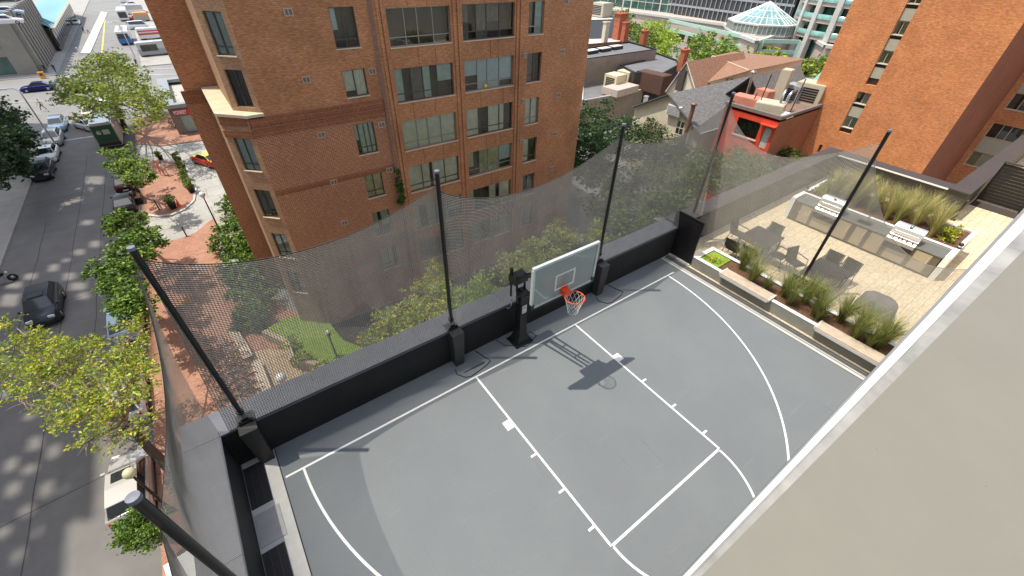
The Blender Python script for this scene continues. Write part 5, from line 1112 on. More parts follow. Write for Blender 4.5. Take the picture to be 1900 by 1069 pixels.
# ================================================================ vehicles
M_tyre = mat('tyre', (.018, .018, .018), .85, var=.1); M_cargl = mat('car_glass', (.02, .025, .03), .04, 0, var=0, spec=.9); M_trim = mat('black_plastic', (.02, .02, .02), .6)
def paint(name, col, metal=.35): return mat('paint_'+name, col, .3, metal, var=.03, scale=2, coat=.7 if max(col) > .2 else .12, spec=.5 if max(col) > .2 else .25)
P_ = dict(silver=paint('silver', (.50, .49, .46)), black=paint('black', (.015, .015, .017), .2), white=paint('white', (.75, .75, .73), 0), ltblue=paint('ltblue', (.42, .55, .68)), navy=paint('navy', (.015, .02, .11), .3), maroon=paint('maroon', (.05, .02, .02)), yellow=paint('yellow', (.85, .62, .01), 0), red=paint('red', (.62, .03, .015), 0), grey=paint('grey', (.035, .042, .055)), blue=paint('blue', (.02, .14, .42), 0), cream=paint('cream', (.62, .56, .42), 0), green=paint('green', (.03, .10, .05), 0), nearsilver=paint('near_silver', (.52, .50, .47), .25), brown=paint('brown', (.24, .21, .19), .7))
CAR = dict(   # L, W, H, hood height, roof: windshield base/top, rear top/base (fractions of L from the front), tail height
    sedan=(4.7, 1.82, 1.45, .92, .27, .41, .72, .88, .98), suv=(4.5, 1.84, 1.62, 1.02, .24, .40, .86, .965, 1.12), hatch=(4.1, 1.76, 1.50, .95, .24, .37, .84, .96, 1.02), van=(5.3, 2.0, 2.1, 1.15, .12, .24, .965, .99, 1.3))
def car(label, x, y, rz, style='sedan', body='silver', roof=None, z=None, sunroof=False, group='cars and vans on the streets', cat='car', name='parked_car'):
    L_, W, H, hd, f1, f2, f3, f4, td = CAR[style]; o = thing(name, label, cat, (x, y, (G if z is None else z)), rz, group)
    X = lambda f: L_*(.5-f); hw = W/2
    st = [(0, .30, .62, .74), (.015, .20, .66, .88), (.06, .18, hd-.14, .96), (f1*.6, .18, hd-.05, 1), (f1, .18, hd, 1), ((f1+f4)/2, .18, (hd+td)/2+.02, 1), (f4, .18, td, 1), (.94 if f4 < .93 else f4+.008, .18, td-.01, .98), (.985, .20, td-.10, .92), (1, .32, td-.28, .80)]
    vs = []; 
    for f, zb, zs, k in st:
        w_ = hw*k; ring_ = [(w_*.88, zb), (w_, zb+.14), (w_*1.0, zb+(zs-zb)*.6), (w_*.965, zs-.05), (w_*.85, zs), (0, zs+.025)]
        vs += [(X(f), a, c) for a, c in ring_]+[(X(f), -a, c) for a, c in ring_[::-1][1:]]
    n = 11; b = MB(); fs = [(i*n+j, i*n+(j+1) % n, (i+1)*n+(j+1) % n, (i+1)*n+j) for i in range(len(st)-1) for j in range(n)]
    b.add(vs, [f[::-1] for f in fs]+[tuple(range(n)), tuple(range((len(st)-1)*n, len(st)*n))[::-1]], 0, True)
    bo = b.build('body', P_[body], o)
    # greenhouse: roof shell with pillars, glass 6 mm proud
    rw, sw = hw*.74, hw*.93
    q = [(X(f1), sw*.98, hd-.02), (X(f2), rw, H-.03), (X(f3), rw*.98, H-.04), (X(f4), sw*.94, td-.02)]; b = MB()
    vs = [(a, c, d) for a, c, d in q]+[(a, -c, d) for a, c, d in q]; vs += [(X((f2+f3)/2), rw*1.0, H), (X((f2+f3)/2), -rw*1.0, H)]
    b.add(vs, [(0, 1, 5, 4), (1, 8, 9, 5), (8, 2, 6, 9), (2, 3, 7, 6), (0, 3, 2, 8, 1), (4, 5, 9, 6, 7)]); b.build('roof', P_[roof or body], o)
    def pane(nm, pts, push): 
        b = MB(); c = sum((Vector(p) for p in pts), Vector())/len(pts); pts = [c+(Vector(p)-c)*.90+Vector(push) for p in pts]; b.add(pts, [tuple(range(len(pts)))]); b.build(nm, M_cargl, o)
    pane('windscreen', [vs[0], vs[4], vs[5], vs[1]], (.012, 0, .012)); pane('rear_window', [vs[3], vs[2], vs[6], vs[7]], (-.012, 0, .012))
    for s, ids in ((1, (0, 1, 8, 2, 3)), (-1, (4, 5, 9, 6, 7))): pane('side_window', [vs[i] for i in ids], (0, .012*s, .008))
    if sunroof: b = MB(); b.box(X(f2)-.75, X(f2)-.12, -.42, .42, H+.0, H+.012); b.build('sunroof', M_cargl, o)
    wr = .34 if style in ('suv', 'van') else .31
    for f in (.185, .80):
        for s in (-1, 1):
            Mw = Matrix.Translation((X(f), s*(hw-.10), wr)) @ Matrix.Rotation(PI/2*s, 4, 'X'); b = MB(); b.lathe([(wr*.62, -.11), (wr*.96, -.10), (wr, -.06), (wr, .06), (wr*.96, .10), (wr*.62, .11)], n=18, M=Mw); wo = b.build('wheel', M_tyre, o)
            b = MB(); b.lathe([(0, -.115), (wr*.2, -.118), (wr*.62, -.105), (wr*.62, .0)], n=12, M=Mw); b.build('rim', M_chrome, wo)
    for s in (-1, 1):
        b = MB(); b.cbox((X(.028), s*hw*.64, hd-.24), (.16, .36, .14), -s*.25); b.build('headlight', M_lens, o)
        b = MB(); b.cbox((X(.982), s*hw*.66, td-.20), (.10, .34, .17), s*.2); b.build('tail_light', M_tail, o)
        b = MB(); b.cbox((X(f1+.035), s*(hw+.09), hd+.07), (.14, .2, .13), 0); b.build('mirror', P_[body] if body not in ('yellow',) else M_trim, o)
    b = MB(); b.cbox((X(.006), 0, .42), (.10, W*.62, .22)); b.build('grille', M_trim, o); b = MB(); b.cbox((X(.997), 0, .48), (.06, .5, .14)); b.build('number_plate', M_lens, o)
    return o
N_, S_ = PI/2, -PI/2
def at_car(u, v): x, y = g(u, v, G+.5); return x, y
cars = [('silver SUV with sunroof parked under the nearest net post', (240, 912), N_, 'suv', 'nearsilver', None, 1), ('dark grey car driving along the shaded middle of the street', (84, 568), S_+.03, 'suv', 'grey', None, 1), ('pale blue car parked under the dark leafy tree', (226, 598), N_, 'suv', 'ltblue', None, 0), ('white car with black front parked below the big near tree', (222, 745), N_, 'hatch', 'white', None, 0),
        ('light blue SUV, front of the left kerb line of cars by the crossing', (80, 236), S_, 'suv', 'ltblue', None, 0), ('silver grey SUV second in the left kerb line from the crossing', (72, 262), S_, 'suv', 'silver', None, 1), ('white sedan third in the left kerb line from the crossing', (61, 291), S_, 'sedan', 'white', None, 0), ('black car nearest in the left kerb line', (55, 322), S_, 'suv', 'black', None, 0),
        ('dark red black car at the right kerb beside the globe lamp', (217, 341), N_, 'sedan', 'maroon', None, 0), ('black car at the right kerb just before the leafy trees', (212, 381), N_, 'sedan', 'black', None, 0),
        ('white pickup style car stopped beside the box truck', (160, 232), N_+.5, 'hatch', 'white', None, 0), ('cream car under the big tree at the crossing', (168, 208), N_, 'sedan', 'cream', None, 0), ('white van partly hidden under the big tree', (203, 206), N_, 'van', 'white', None, 0),
        ('navy blue sedan crossing on the far side street', (70, 163), PI, 'sedan', 'navy', None, 0), ('white car parked by the far traffic island', (142, 42), S_, 'sedan', 'white', None, 0), ('dark sedan on the far side street behind the big tree', (150, 165), PI, 'sedan', 'grey', None, 0)]
for lb, px, rz, st, bd, rf, sr in cars:
    x, y = at_car(*px)
    if px == (55, 322) or px[0] in (80, 72, 61): x = -22.85
    if lb.startswith(('dark red', 'black car at', 'pale blue car', 'white car with', 'silver SUV with')): x = -15.08
    if lb.startswith('silver SUV with'): x, y = -14.98, y+.35
    oc = car(lb, x, y, rz, st, bd, rf, sunroof=bool(sr), name='driving_car' if 'driving' in lb or 'crossing on' in lb else 'parked_car')
    oc.scale = (.93, .93, .93) if lb.startswith('silver SUV with') else (1, 1, 1)
x, y = at_car(385, 297); car('taxi with yellow roof and red body on the concrete driveway', x, y, 2.05, 'sedan', 'red', 'yellow', group=None, cat='taxi', name='taxi')
tx_ = [o for o in bpy.data.objects if o.name == 'taxi'][0]
b = MB(); b.box(.78, 2.22, -.75, .75, .90, .955); b.box(-2.3, -1.6, -.75, .75, .95, 1.0); b.build('yellow_panel', P_['yellow'], tx_)
# far right hand parking rows
far = [((258, 50), .2, 'van', 'white', 'white van behind the blue bus'), ((246, 8), .1, 'sedan', 'white', 'white car at the top of the far parking lot'), ((262, 22), .1, 'hatch', 'cream', 'cream car in the far parking lot'), ((228, 2), N_, 'suv', 'white', 'white vehicle before the far bus'), ((256, 34), .1, 'sedan', 'red', 'red car in the far parking lot')]
for px, rz, st, bd, lb in far: x, y = at_car(*px); car(lb, x, y, rz, st, bd)
for i, (u, v, bd, lb) in enumerate(((14, 22, 'ltblue', 'pale blue car parked on the stone building roof, farther one'), (10, 38, 'white', 'white car parked on the stone building roof, nearer one'), (12, -2, 'grey', 'grey car at the top left on the stone building roof'))):
    z_ = -13+h0-.3; x, y, _ = gz(u, v, z_+.6); car(lb, x, y, .05, 'sedan', bd, z=z_)
def bigbox(name, lb, cat, u, v, rz, L_, W, H, lower, upper, split=.5, rear=None, group=None):
    x, y = g(u, v); o = thing(name, lb, cat, (x, y, G), rz, group); b = MB(); b.box(-L_/2, L_/2, -W/2, W/2, .45, H*split); b.build('lower_body', lower, o)
    b = MB(); b.box(-L_/2+.03, L_/2-.03, -W/2+.03, W/2-.03, H*split, H-.12); b.box(-L_/2+.15, L_/2-.15, -W/2+.15, W/2-.15, H-.12, H); b.build('upper_body', upper, o)
    if rear: b = MB(); b.box(-L_/2-.03, -L_/2-.002, -W/2+.12, W/2-.12, .8, H-.3); b.build('rear_panel', rear, o)
    for f in (-.32, .32):
        for s in (-1, 1):
            Mw = Matrix.Translation((f*L_, s*(W/2-.16), .48)) @ Matrix.Rotation(PI/2, 4, 'X'); b = MB(); b.lathe([(0, -.14), (.48, -.14), (.48, .14), (0, .14)], n=16, M=Mw, smooth=False); b.build('wheel', M_tyre, o)
    return o
bt = bigbox('city_bus', 'blue and white city bus waiting on the far street', 'bus', 236, 78, N_, 11, 2.6, 3.1, P_['blue'], P_['white'], .62)
b = MB(); b.box(-5.54, -5.505, -1.1, 1.1, 1.5, 2.6); b.build('rear_window', M_cargl, bt); b = MB()
for k in range(3): b = MB(); b.cbox((-3+3*k, 0, 3.15), (1.2, 1.0, .12)); b.build('roof_hatch', M_acg, bt)
for s in (-1, 1): b = MB(); b.box(-5.2, 5.2, s*1.302-.01, s*1.302+.01, 1.55, 2.5); b.build('side_window', M_cargl, bt)
b2_ = bigbox('city_bus', 'second white bus farther up the far street', 'bus', 233, 36, N_, 11, 2.6, 3.1, P_['white'], P_['white'], .62)
b = MB(); b.box(-5.54, -5.505, -1.1, 1.1, 1.0, 2.6); b.build('rear_window', M_cargl, b2_)
tr = bigbox('box_truck', 'box truck with dark green rear doors parked under the crossing tree', 'truck', 212, 262, N_, 7.2, 2.4, 3.4, mat('truck_beige', (.40, .36, .28), .6), P_['silver'], .72, M_frame)
b = MB(); b.box(-3.68, -3.632, -1.05, 1.05, 1.2, 3.0); rp = b.build('rear_door', P_['green'], tr); b = MB(); Mr = Matrix.Translation((-3.69, .5, 2.3)) @ Matrix.Rotation(-PI/2, 4, 'Y'); b.lathe([(0, 0), (.26, 0), (.26, .01)], n=20, M=Mr); b.box(-3.70, -3.685, -.6, .1, 2.0, 2.6); b.build('door_emblem', mat('faded_cream', (.45, .45, .36), .7), rp)
b = MB(); b.box(-3.7, -3.3, -1.15, 1.15, .55, .9); b.build('bumper_step', M_gold if False else M_trim, tr)
ft = bigbox('food_truck', 'grey food truck with open dark hatch at the corner of the parking lot', 'truck', 292, 103, .12, 6.5, 2.4, 3.0, M_acg, P_['silver'], .55)
b = MB(); b.box(-2.6, .6, -1.24, -1.205, 1.2, 2.5); b.build('serving_hatch', M_room, ft)
ft = bigbox('food_truck', 'red and white striped food truck behind the grey one', 'truck', 283, 73, .1, 5.5, 2.3, 2.8, P_['white'], P_['white'], .4)
b = MB(); b.box(-2.7, 2.7, -1.2, -1.155, 1.25, 1.7); b.box(-2.7, 2.7, -1.2, -1.155, 2.0, 2.3); b.build('stripe', P_['red'], ft)
ft = bigbox('food_truck', 'white truck farther back in the parking lot beside the far bus', 'truck', 250, 26, .1, 6, 2.3, 2.8, P_['white'], P_['silver'], .5)
ft = bigbox('market_stall', 'orange roofed stall in the parking lot edge', 'stall', 266, 40, .1, 4, 2.5, 2.6, M_wood, mat('orange_awning', (.75, .33, .1), .7), .8)

# motorbike and bicycles
def bicycle(col):
    o = thing('bicycle', 'x', 'bicycle', (0, 0, 0), 0, 'bicycles in the racks'); 
    for x in (-.52, .52):
        b = MB(); b.tube([(x+.33*math.cos(t), 0, .34+.33*math.sin(t)) for t in np.linspace(0, 2*PI, 25)[:-1]], .022, 6, closed=True); wo = b.build('wheel', M_tyre, o)
        b = MB()
        for k in range(8): b.tube([(x, 0, .34), (x+.32*math.cos(k*PI/4), 0, .34+.32*math.sin(k*PI/4))], .004, 3)
        b.build('spokes', M_chrome, wo)
    b = MB()
    for p, q in (((-.52, .34), (-.08, .32)), ((-.08, .32), (-.2, .82)), ((-.2, .82), (-.52, .34)), ((-.18, .75), (.36, .78)), ((-.08, .32), (.36, .72)), ((.34, .92), (.52, .34))): b.tube([(p[0], 0, p[1]), (q[0], 0, q[1])], .018, 6)
    b.build('frame', mat('bike_'+col[0], col[1], .4), o)
    b = MB(); b.tube([(.34, 0, .90), (.34, 0, 1.0), (.36, .28, 1.02)], .014, 6); b.tube([(.34, 0, 1.0), (.36, -.28, 1.02)], .014, 6); b.build('handlebar', M_black, o)
    b = MB(); b.cbox((-.22, 0, .92), (.26, .13, .06)); b.tube([(-.21, 0, .8), (-.22, 0, .9)], .015, 6); b.build('saddle', M_black, o)
    b = MB(); b.tube([(-.08, -.12, .32), (-.08, .12, .32)], .03, 8); b.cbox((.07, .13, .28), (.09, .07, .02)); b.cbox((-.23, -.13, .36), (.09, .07, .02)); b.build('pedals', M_chrome, o)
    return o
bikes = [bicycle(c) for c in (('red', (.45, .04, .02)), ('black', (.03, .03, .03)), ('orange', (.6, .2, .05)), ('grey', (.3, .3, .3)))]
bn_ = ['red', 'black', 'orange', 'grey']; cnt = [0]*4; used = set()
rowsb = [((395, 640), 0), ((405, 655), 0), ((408, 668), 1), ((414, 678), 0), ((420, 690), 2), ((424, 702), 3), ((430, 714), 1), ((436, 726), 0), ((440, 740), 3), ((430, 650), 3), ((437, 664), 2), ((443, 678), 1), ((448, 692), 3), ((454, 706), 2), ((460, 720), 1), ((466, 734), 3)]
for i, (px, c) in enumerate(rowsb):
    x, y = g(*px, G+.5); rz = (.15 if i % 2 else -.1)+(PI if i > 8 else 0); far_ = ['first', 'second', 'third', 'fourth', 'fifth', 'sixth', 'seventh', 'eighth', 'ninth'][i if i < 9 else i-9]
    lb = '%s bicycle, %s from the far end of the %s rack row' % (bn_[c], far_, 'street side' if i < 9 else 'wall side')
    if c not in used: bikes[c].location = (x, y, G+.13); bikes[c].rotation_euler = (0, 0, rz); bikes[c]['label'] = lb; used.add(c)
    else: dup(bikes[c], (x, y, G+.13), rz, lb)
for i, (u, v, c) in enumerate(((285, 212, 1), (272, 238, 3), (322, 238, 1), (310, 222, 0))):
    x, y = g(u, v); dup(bikes[c], (x, y, G+.13), 1.0+i*.5, '%s bicycle on the brick paving by the corner shop, %s' % (bn_[c], ['farthest from its window', 'nearest the crossing tree', 'against the shop corner', 'in the middle of the group'][i]))
for k, (a, c) in enumerate((((412, 640), (462, 735)), )):
    b = MB()
    for i in range(16):
        px = (a[0]+(c[0]-a[0])*i/15, a[1]+(c[1]-a[1])*i/15); x, y = g(*px); b.tube([(x-.25, y, G+.12), (x-.25, y, G+.85), (x+.25, y, G+.85), (x+.25, y, G+.12)], .025, 6)
    tag(b.build('bicycle_rack', M_steel), 'row of metal hoop bicycle racks below the corner net', 'bicycle rack')
x, y = g(10, 517, G+.4); mo = thing('motorcycle', 'dark motorcycle parked at the left edge of the street', 'motorcycle', (x-.3, y, G), .15)
for xx in (-.68, .68): b = MB(); b.tube([(xx+.25*math.cos(t), 0, .31+.25*math.sin(t)) for t in np.linspace(0, 2*PI, 21)[:-1]], .07, 8, closed=True); wo = b.build('wheel', M_tyre, mo); b = MB(); Mw = Matrix.Translation((xx, 0, .31)) @ Matrix.Rotation(PI/2, 4, 'X'); b.lathe([(0, -.04), (.2, -.03), (.2, .03), (0, .04)], n=12, M=Mw); b.build('rim', M_chrome, wo)
b = MB(); b.cbox((.0, 0, .42), (.55, .34, .36)); b.tube([(.68, 0, .31), (.42, 0, .95)], .04, 8); b.tube([(-.68, 0, .31), (-.1, 0, .5)], .05, 8); b.build('engine', M_acg, mo)
b = MB(); b.lathe([(0, -.3), (.14, -.2), (.18, 0), (.14, .2), (0, .28)], c=(.15, 0, .82), n=12, M=Matrix.Rotation(PI/2, 4, 'Y')); b.build('fuel_tank', P_['black'], mo); b = MB(); b.tube([(-.05, 0, .78), (-.4, 0, .76), (-.75, 0, .88)], [.12, .15, .08], 8); b.build('saddle', M_rubber, mo); b = MB(); b.tube([(.36, -.35, 1.04), (.42, 0, .98), (.36, .35, 1.04)], .02, 6); b.build('handlebar', M_black, mo); b = MB(); b.lathe([(0, 0), (.1, .02), (.1, .1), (0, .14)], c=(.52, 0, .86), n=12, M=Matrix.Rotation(PI/2, 4, 'Y')); b.build('headlight', M_lens, mo)

# ================================================================ lamps, pots, small street things
def globe_lamp(u, v, lb, h=3.7, r=.26, m=None):
    x, y, _ = gz(u, v, G+h); o = thing('street_lamp', lb, 'street lamp', (x, y, G+.12), 0, 'globe street lamps'); b = MB(); b.tube([(0, 0, 0), (0, 0, .6), (0, 0, h-.3)], [.11, .07, .05], 10); b.lathe([(.16, 0), (.16, .12), (.1, .3)], n=12); b.build('post', M_black, o)
    b = MB(); b.lathe([(r*math.sin(t), h-.12-r*math.cos(t)+0) for t in np.linspace(.15, PI, 12)], n=18); b.build('globe', m or M_globe, o); b = MB(); b.lathe([(.1, h-.42), (.14, h-.36), (.09, h-.3)], n=12); b.build('collar', M_black, o)
globe_lamp(375, 361, 'white globe lamp beside the concrete driveway'); globe_lamp(223, 316, 'white globe lamp among the small street trees'); globe_lamp(240, 878, 'yellowish globe lamp above the parked silver SUV', 3.9, .25, mat('aged_globe', (.62, .58, .36), .35))
globe_lamp(521, 701, 'white globe lamp on the tan paved square behind the wall', 3.6, .28); globe_lamp(608, 616, 'small white globe lamp at the brick corner entrance', 3.4, .13); 
for (u, v, lb) in ((4, 168, 'tall street light at the left pavement corner'), (204, 43, 'tall street light over the far street before the blue bus'), (290, 78, 'tall street light with several heads over the parking lot')):
    h = 7.5; x, y, _ = gz(u, v, G+h); o = thing('street_light', lb, 'street light', (x+.0, y, G+.1)); sgn = 1
    b = MB(); b.tube([(1.4, 0, 0), (1.4, 0, h-.4), (1.0, 0, h), (.2, 0, h)], [.11, .07, .05, .05], 8); b.build('pole', M_steel, o); b = MB(); b.cbox((0, 0, h), (.9, .3, .14)); b.build('lamp_head', M_globe, o)
def pot_plant(u, v, lb, s=1, group='potted plants on the brick plaza', seed=0):
    x, y = g(u, v); o = thing('potted_plant', lb, 'potted plant', (x, y, G+.12), 0, group); b = MB(); b.lathe([(0, 0), (.26*s, 0), (.36*s, .55*s), (.39*s, .6*s), (.33*s, .6*s), (.3*s, .5*s), (0, .5*s)], n=14); b.build('pot', M_black, o)
    L = []; leafcloud(L, [(0, 0, .85*s, .42*s), (.15, .1, 1.05*s, .3*s), (-.15, -.1, .8*s, .33*s)], 500, .09, seed, (0, 1)); leafmesh('foliage', L, [M_lf['mid'], M_lf['olive']], o)
for i, (u, v) in enumerate(((334, 305), (342, 320), (346, 336), (352, 349), (358, 358))): pot_plant(u, v, 'potted plant along the curved plaza kerb, %s from the driveway mouth' % ['farthest', 'fourth', 'third', 'second', 'first'][i], 1.15, seed=i)
pot_plant(323, 388, 'potted plant standing next to the orange cone', 1.1, seed=9); pot_plant(300, 298, 'dark potted plant beside the two people on the plaza', .9, seed=10)
x, y = g(334, 384); o = thing('traffic_cone', 'orange traffic cone next to a potted plant', 'traffic cone', (x, y, G+.12)); b = MB(); b.lathe([(.22, .03), (.17, .08), (.03, .8), (0, .8)], n=14); b.build('cone', mat('cone_orange', (.9, .12, .02), .5), o); b = MB(); b.cbox((0, 0, .015), (.5, .5, .03)); b.build('base', MATS['cone_orange'], o)
for i, (u, v) in enumerate(((348, 441), (305, 453), (297, 391))):
    x, y = g(u, v); o = thing('bollard', 'thin dark bollard '+('on the brick paving edge', 'left of the other bollard by the driveway', 'on the near end of the round plaza')[i], 'bollard', (x, y, G+.12), 0, 'dark bollards'); b = MB(); b.tube([(0, 0, 0), (0, 0, 1.0)], .06, 10); b.lathe([(.07, 1.0), (.04, 1.06), (0, 1.07)], n=10); b.build('post', M_black, o); b = MB(); b.lathe([(.12, 0), (.12, .03), (.07, .04)], n=10); b.build('foot', M_black, o)
x, y = g(258, 376); o = thing('tree_planter', 'black square planter at the foot of the small plaza tree', 'planter', (x, y, G+.12)); b = MB(); b.taper((0, 0, 0), (.9, 1.6), (1.0, 1.8), .7); b.build('box', M_black, o); b = MB(); b.cbox((0, 0, .71), (.85, 1.6, .02)); b.build('soil', M_soil, o)
x, y = g(92, 90); o = thing('newspaper_box', 'orange newspaper box by the stone building ribs', 'box', (x+.5, y, G+.13)); b = MB(); b.cbox((0, 0, .6), (.6, .6, 1.2)); b.build('casing', mat('box_orange', (.7, .3, .03), .5), o); b = MB(); b.cbox((0, -.31, .75), (.45, .02, .4)); b.build('window', M_glassd, o)
x, y = g(75, 146); o = thing('newspaper_box', 'orange box at the corner of the stone building', 'box', (x+.5, y, G+.13)); b = MB(); b.cbox((0, 0, .5), (.9, .6, 1.0)); b.build('casing', MATS['box_orange'], o); b = MB(); b.cbox((0, -.31, .6), (.45, .02, .4)); b.build('window', M_glassd, o)
# square with benches, lawn and low stone walls behind the court wall
b = MB(); b.sheet([g(*p) for p in ((470, 655), (500, 650), (560, 655), (620, 690), (560, 760), (480, 760))], G+.138); struct('paved_square', b, brick('tan_deck', (.50, .38, .24), (.46, .35, .22), (.25, .18, .12), .25, 3, .012, blotch=.12, offset=0, bump=0))
b = MB(); b.prism([g(*p) for p in ((495, 622), (530, 600), (600, 590), (640, 640), (690, 660), (640, 700), (585, 680), (545, 672), (535, 640))], G, G+.5, 0, 1); b2g = MB(); b2g.sheet([(-3.6, 2.1), (19.9, 2.1), (19.9, 18.95), (3.6, 18.95), (-3.3, 19.1), (-4.2, 16.2), (-4.0, 9)], G+.142); struct('shade_toned_ground', b2g, mat('earth_with_shade', (.055, .048, .038), .95, var=.4, scale=1.5)); struct('lawn', b, [M_lawn, MATS['taupe_brick']])  # ground sheet behind the court wall carries the building's shade in its colour
lawn_pts = [g(*p, G+.5) for p in ((495, 622), (530, 600), (600, 590), (640, 640), (690, 660), (640, 700), (585, 680), (545, 672), (535, 640))]
wl = thing('garden_wall', 'low tan stone wall curving round the bright lawn', 'wall'); b = MB(); M_tan = mat('tan_stone', (.45, .36, .24), .85, var=.15, scale=1.5)
for i in (5, 6, 7, 8): a, c = lawn_pts[i], lawn_pts[(i+1) % 9]; b.cbox(((a[0]+c[0])/2, (a[1]+c[1])/2, G+.5), (math.hypot(c[0]-a[0], c[1]-a[1])+.25, .35, .75+.01*i), math.atan2(c[1]-a[1], c[0]-a[0]))
b.build('wall_body', M_tan, wl)
for i, ((u0, v0), (u1, v1), lb) in enumerate((((433, 612), (462, 662), 'pale slatted bench beside the bicycle racks'), ((475, 672), (500, 735), 'long pale bench edging the tan square'))):
    a = g(u0, v0, G+.55); c = g(u1, v1, G+.55); L_ = math.hypot(c[0]-a[0], c[1]-a[1]); o = thing('street_bench', lb, 'bench', ((a[0]+c[0])/2, (a[1]+c[1])/2, G+.12), math.atan2(c[1]-a[1], c[0]-a[0])); b = MB()
    for k in range(4): b.box(-L_/2, L_/2, -.3+k*.15, -.18+k*.15, .40, .45)
    b.build('seat', mat('pale_timber', (.56, .46, .35)), o)
    for s in (-1, 1): b = MB(); b.cbox((s*L_*.38, 0, .2), (.12, .5, .4)); b.build('leg', M_tan, o)
cw = thing('entrance_canopy', 'white flat canopy roof at street level below the left netting', 'canopy'); b = MB(); b.prism([g(*p, -10) for p in ((303, 1050), (375, 1004), (440, 1069), (420, 1110), (330, 1140))], -10.2, -10); b.build('roof_slab', M_white, cw)
p = g(330, 1075, -10)
for q in (g(322, 1055, -10), g(372, 1020, -10)): b = MB(); b.tube([(*q, G), (*q, -10.2)], .08, 8); b.build('post', M_steel, cw)

# ================================================================ trees
def pz(lst, z, r): return [(float(gz(u, v, z+dz)[0]), float(gz(u, v, z+dz)[1]), z+dz, r*k) for u, v, dz, k in [tuple(q)+(0, 1)[len(q)-2:] if len(q) < 4 else q for q in lst]]
M_twig = mat('pale_twig', (.30, .25, .17), .9, var=.2, scale=6)
def tree(name, label, base, puffs, n, size, mats, seed=0, group='street trees', r0=.16, twigs=0, wts=None, cat='tree', bark=None):
    r = random.Random(seed); o = thing(name, label, cat, (base[0], base[1], G+.1), 0, group); off = Vector((base[0], base[1], G+.1))
    P = [Vector(p[:3])-off for p in puffs]; cen = sum(P, Vector())/len(P); low = min(p.z for p in P); b = MB(); fork = Vector((cen.x*.45, cen.y*.45, max(1.2, min(low*.75, cen.z*.6))))
    b.tube([(0, 0, 0), fork*.5+Vector((r.uniform(-.1, .1), r.uniform(-.1, .1), 0)), fork], [r0*1.25, r0, r0*.85], 8)
    tr = b.build('trunk', M_bark, o); b = MB()
    for p in P:
        m_ = fork.lerp(p, .5)+Vector((r.uniform(-.3, .3), r.uniform(-.3, .3), r.uniform(.0, .4))); b.tube([fork, m_, p], [r0*.55, r0*.32, r0*.12], 6)
        for _ in range(twigs+2):
            d = Vector((r.gauss(0, 1), r.gauss(0, 1), r.uniform(-.3, .9))).normalized()*puffs[0][3]*r.uniform(.6, 1.25); s_ = m_.lerp(p, r.uniform(.2, 1)); b.tube([s_, s_+d*.5+Vector((0, 0, .05)), s_+d], [r0*.12, r0*.08, r0*.03], 4)
    b.build('branches', bark or M_bark, o); L = []; leafcloud(L, [(*P[i], puffs[i][3]) for i in range(len(P))], n, size, seed, tuple(range(len(mats))), .15, wts); leafmesh('crown', L, [M_lf[k] for k in mats], o); return o
near = pz([(20, 600, 0, .7), (35, 650), (75, 625, 0, .8), (120, 665), (70, 700), (165, 640, 0, .8), (200, 690), (150, 725), (235, 625, 0, .8), (262, 600, -1.0, .7), (270, 670, -.5, .8), (110, 770, 0, .85), (180, 770), (232, 735, 0, .9), (35, 745, 0, .6), (255, 790, -.5, .7), (150, 825, -.3, .45), (205, 830, -.8, .5), (10, 690, 0, .7), (95, 665), (215, 655, .5, .8), (245, 700)], -7.2, 1.05)
tree('street_tree', 'large sparse yellow green tree at the lower left with bare twigs', g(325, 880), near, 9500, .085, ('lime', 'bright', 'olive', 'yellow'), 1, r0=.2, twigs=16, wts=(.5, .2, .2, .1), bark=M_twig)
tree('street_tree', 'dense dark green tree at the right kerb, farther of the close pair', g(262, 455), pz([(215, 415), (240, 405), (255, 425), (275, 445), (235, 445), (205, 430, 0, .7), (282, 428, 0, .6), (262, 462)], -8.3, .92), 6500, .13, ('mid', 'dark', 'bright'), 2)
tree('street_tree', 'dense dark green tree at the right kerb, nearer of the close pair', g(268, 575), pz([(200, 500), (225, 480), (245, 500), (180, 505, 0, .7), (215, 530), (240, 540), (255, 565), (225, 560), (190, 530, 0, .7), (165, 497, 0, .5), (245, 590, -.5, .8)], -8.0, .9), 8500, .12, ('mid', 'dark', 'bright'), 3, wts=(.4, .3, .3))
tree('street_tree', 'small light green tree in the black plaza planter', g(263, 366), pz([(200, 285, 0, .8), (225, 290), (240, 275, 0, .8), (250, 305), (225, 312), (262, 320), (245, 335), (275, 330, 0, .7), (200, 308, 0, .5)], -8.2, .9), 5000, .14, ('bright', 'olive', 'dark'), 4, wts=(.45, .3, .25))
tree('street_tree', 'big round olive green tree beside the crossing', g(234, 242), pz([(205, 118), (170, 138), (240, 135), (150, 158), (200, 155), (250, 165), (278, 185), (138, 182), (172, 190), (215, 190), (255, 205), (185, 128), (225, 125), (160, 205, 0, .8)], -5.6, 2.1), 10000, .19, ('olive', 'mid', 'lime'), 5, r0=.28, twigs=5, wts=(.5, .3, .2))
tree('street_tree', 'dark green tree cut by the left edge of the picture', (-29, 76), pz([(8, 225), (22, 245), (5, 265), (28, 268), (12, 290), (30, 290, 0, .7), (2, 310), (0, 215)], -7.5, 2.0), 9000, .2, ('pine', 'dark'), 6)
tree('street_tree', 'small round dark green tree behind the parked silver SUV', g(285, 990), pz([(250, 965), (238, 985, 0, .8), (270, 960, 0, .8), (280, 985), (255, 990)], -9.8, .62), 5200, .07, ('mid', 'bright', 'dark'), 7, twigs=1)
D = 'trees between the apartment building and the gabled houses'
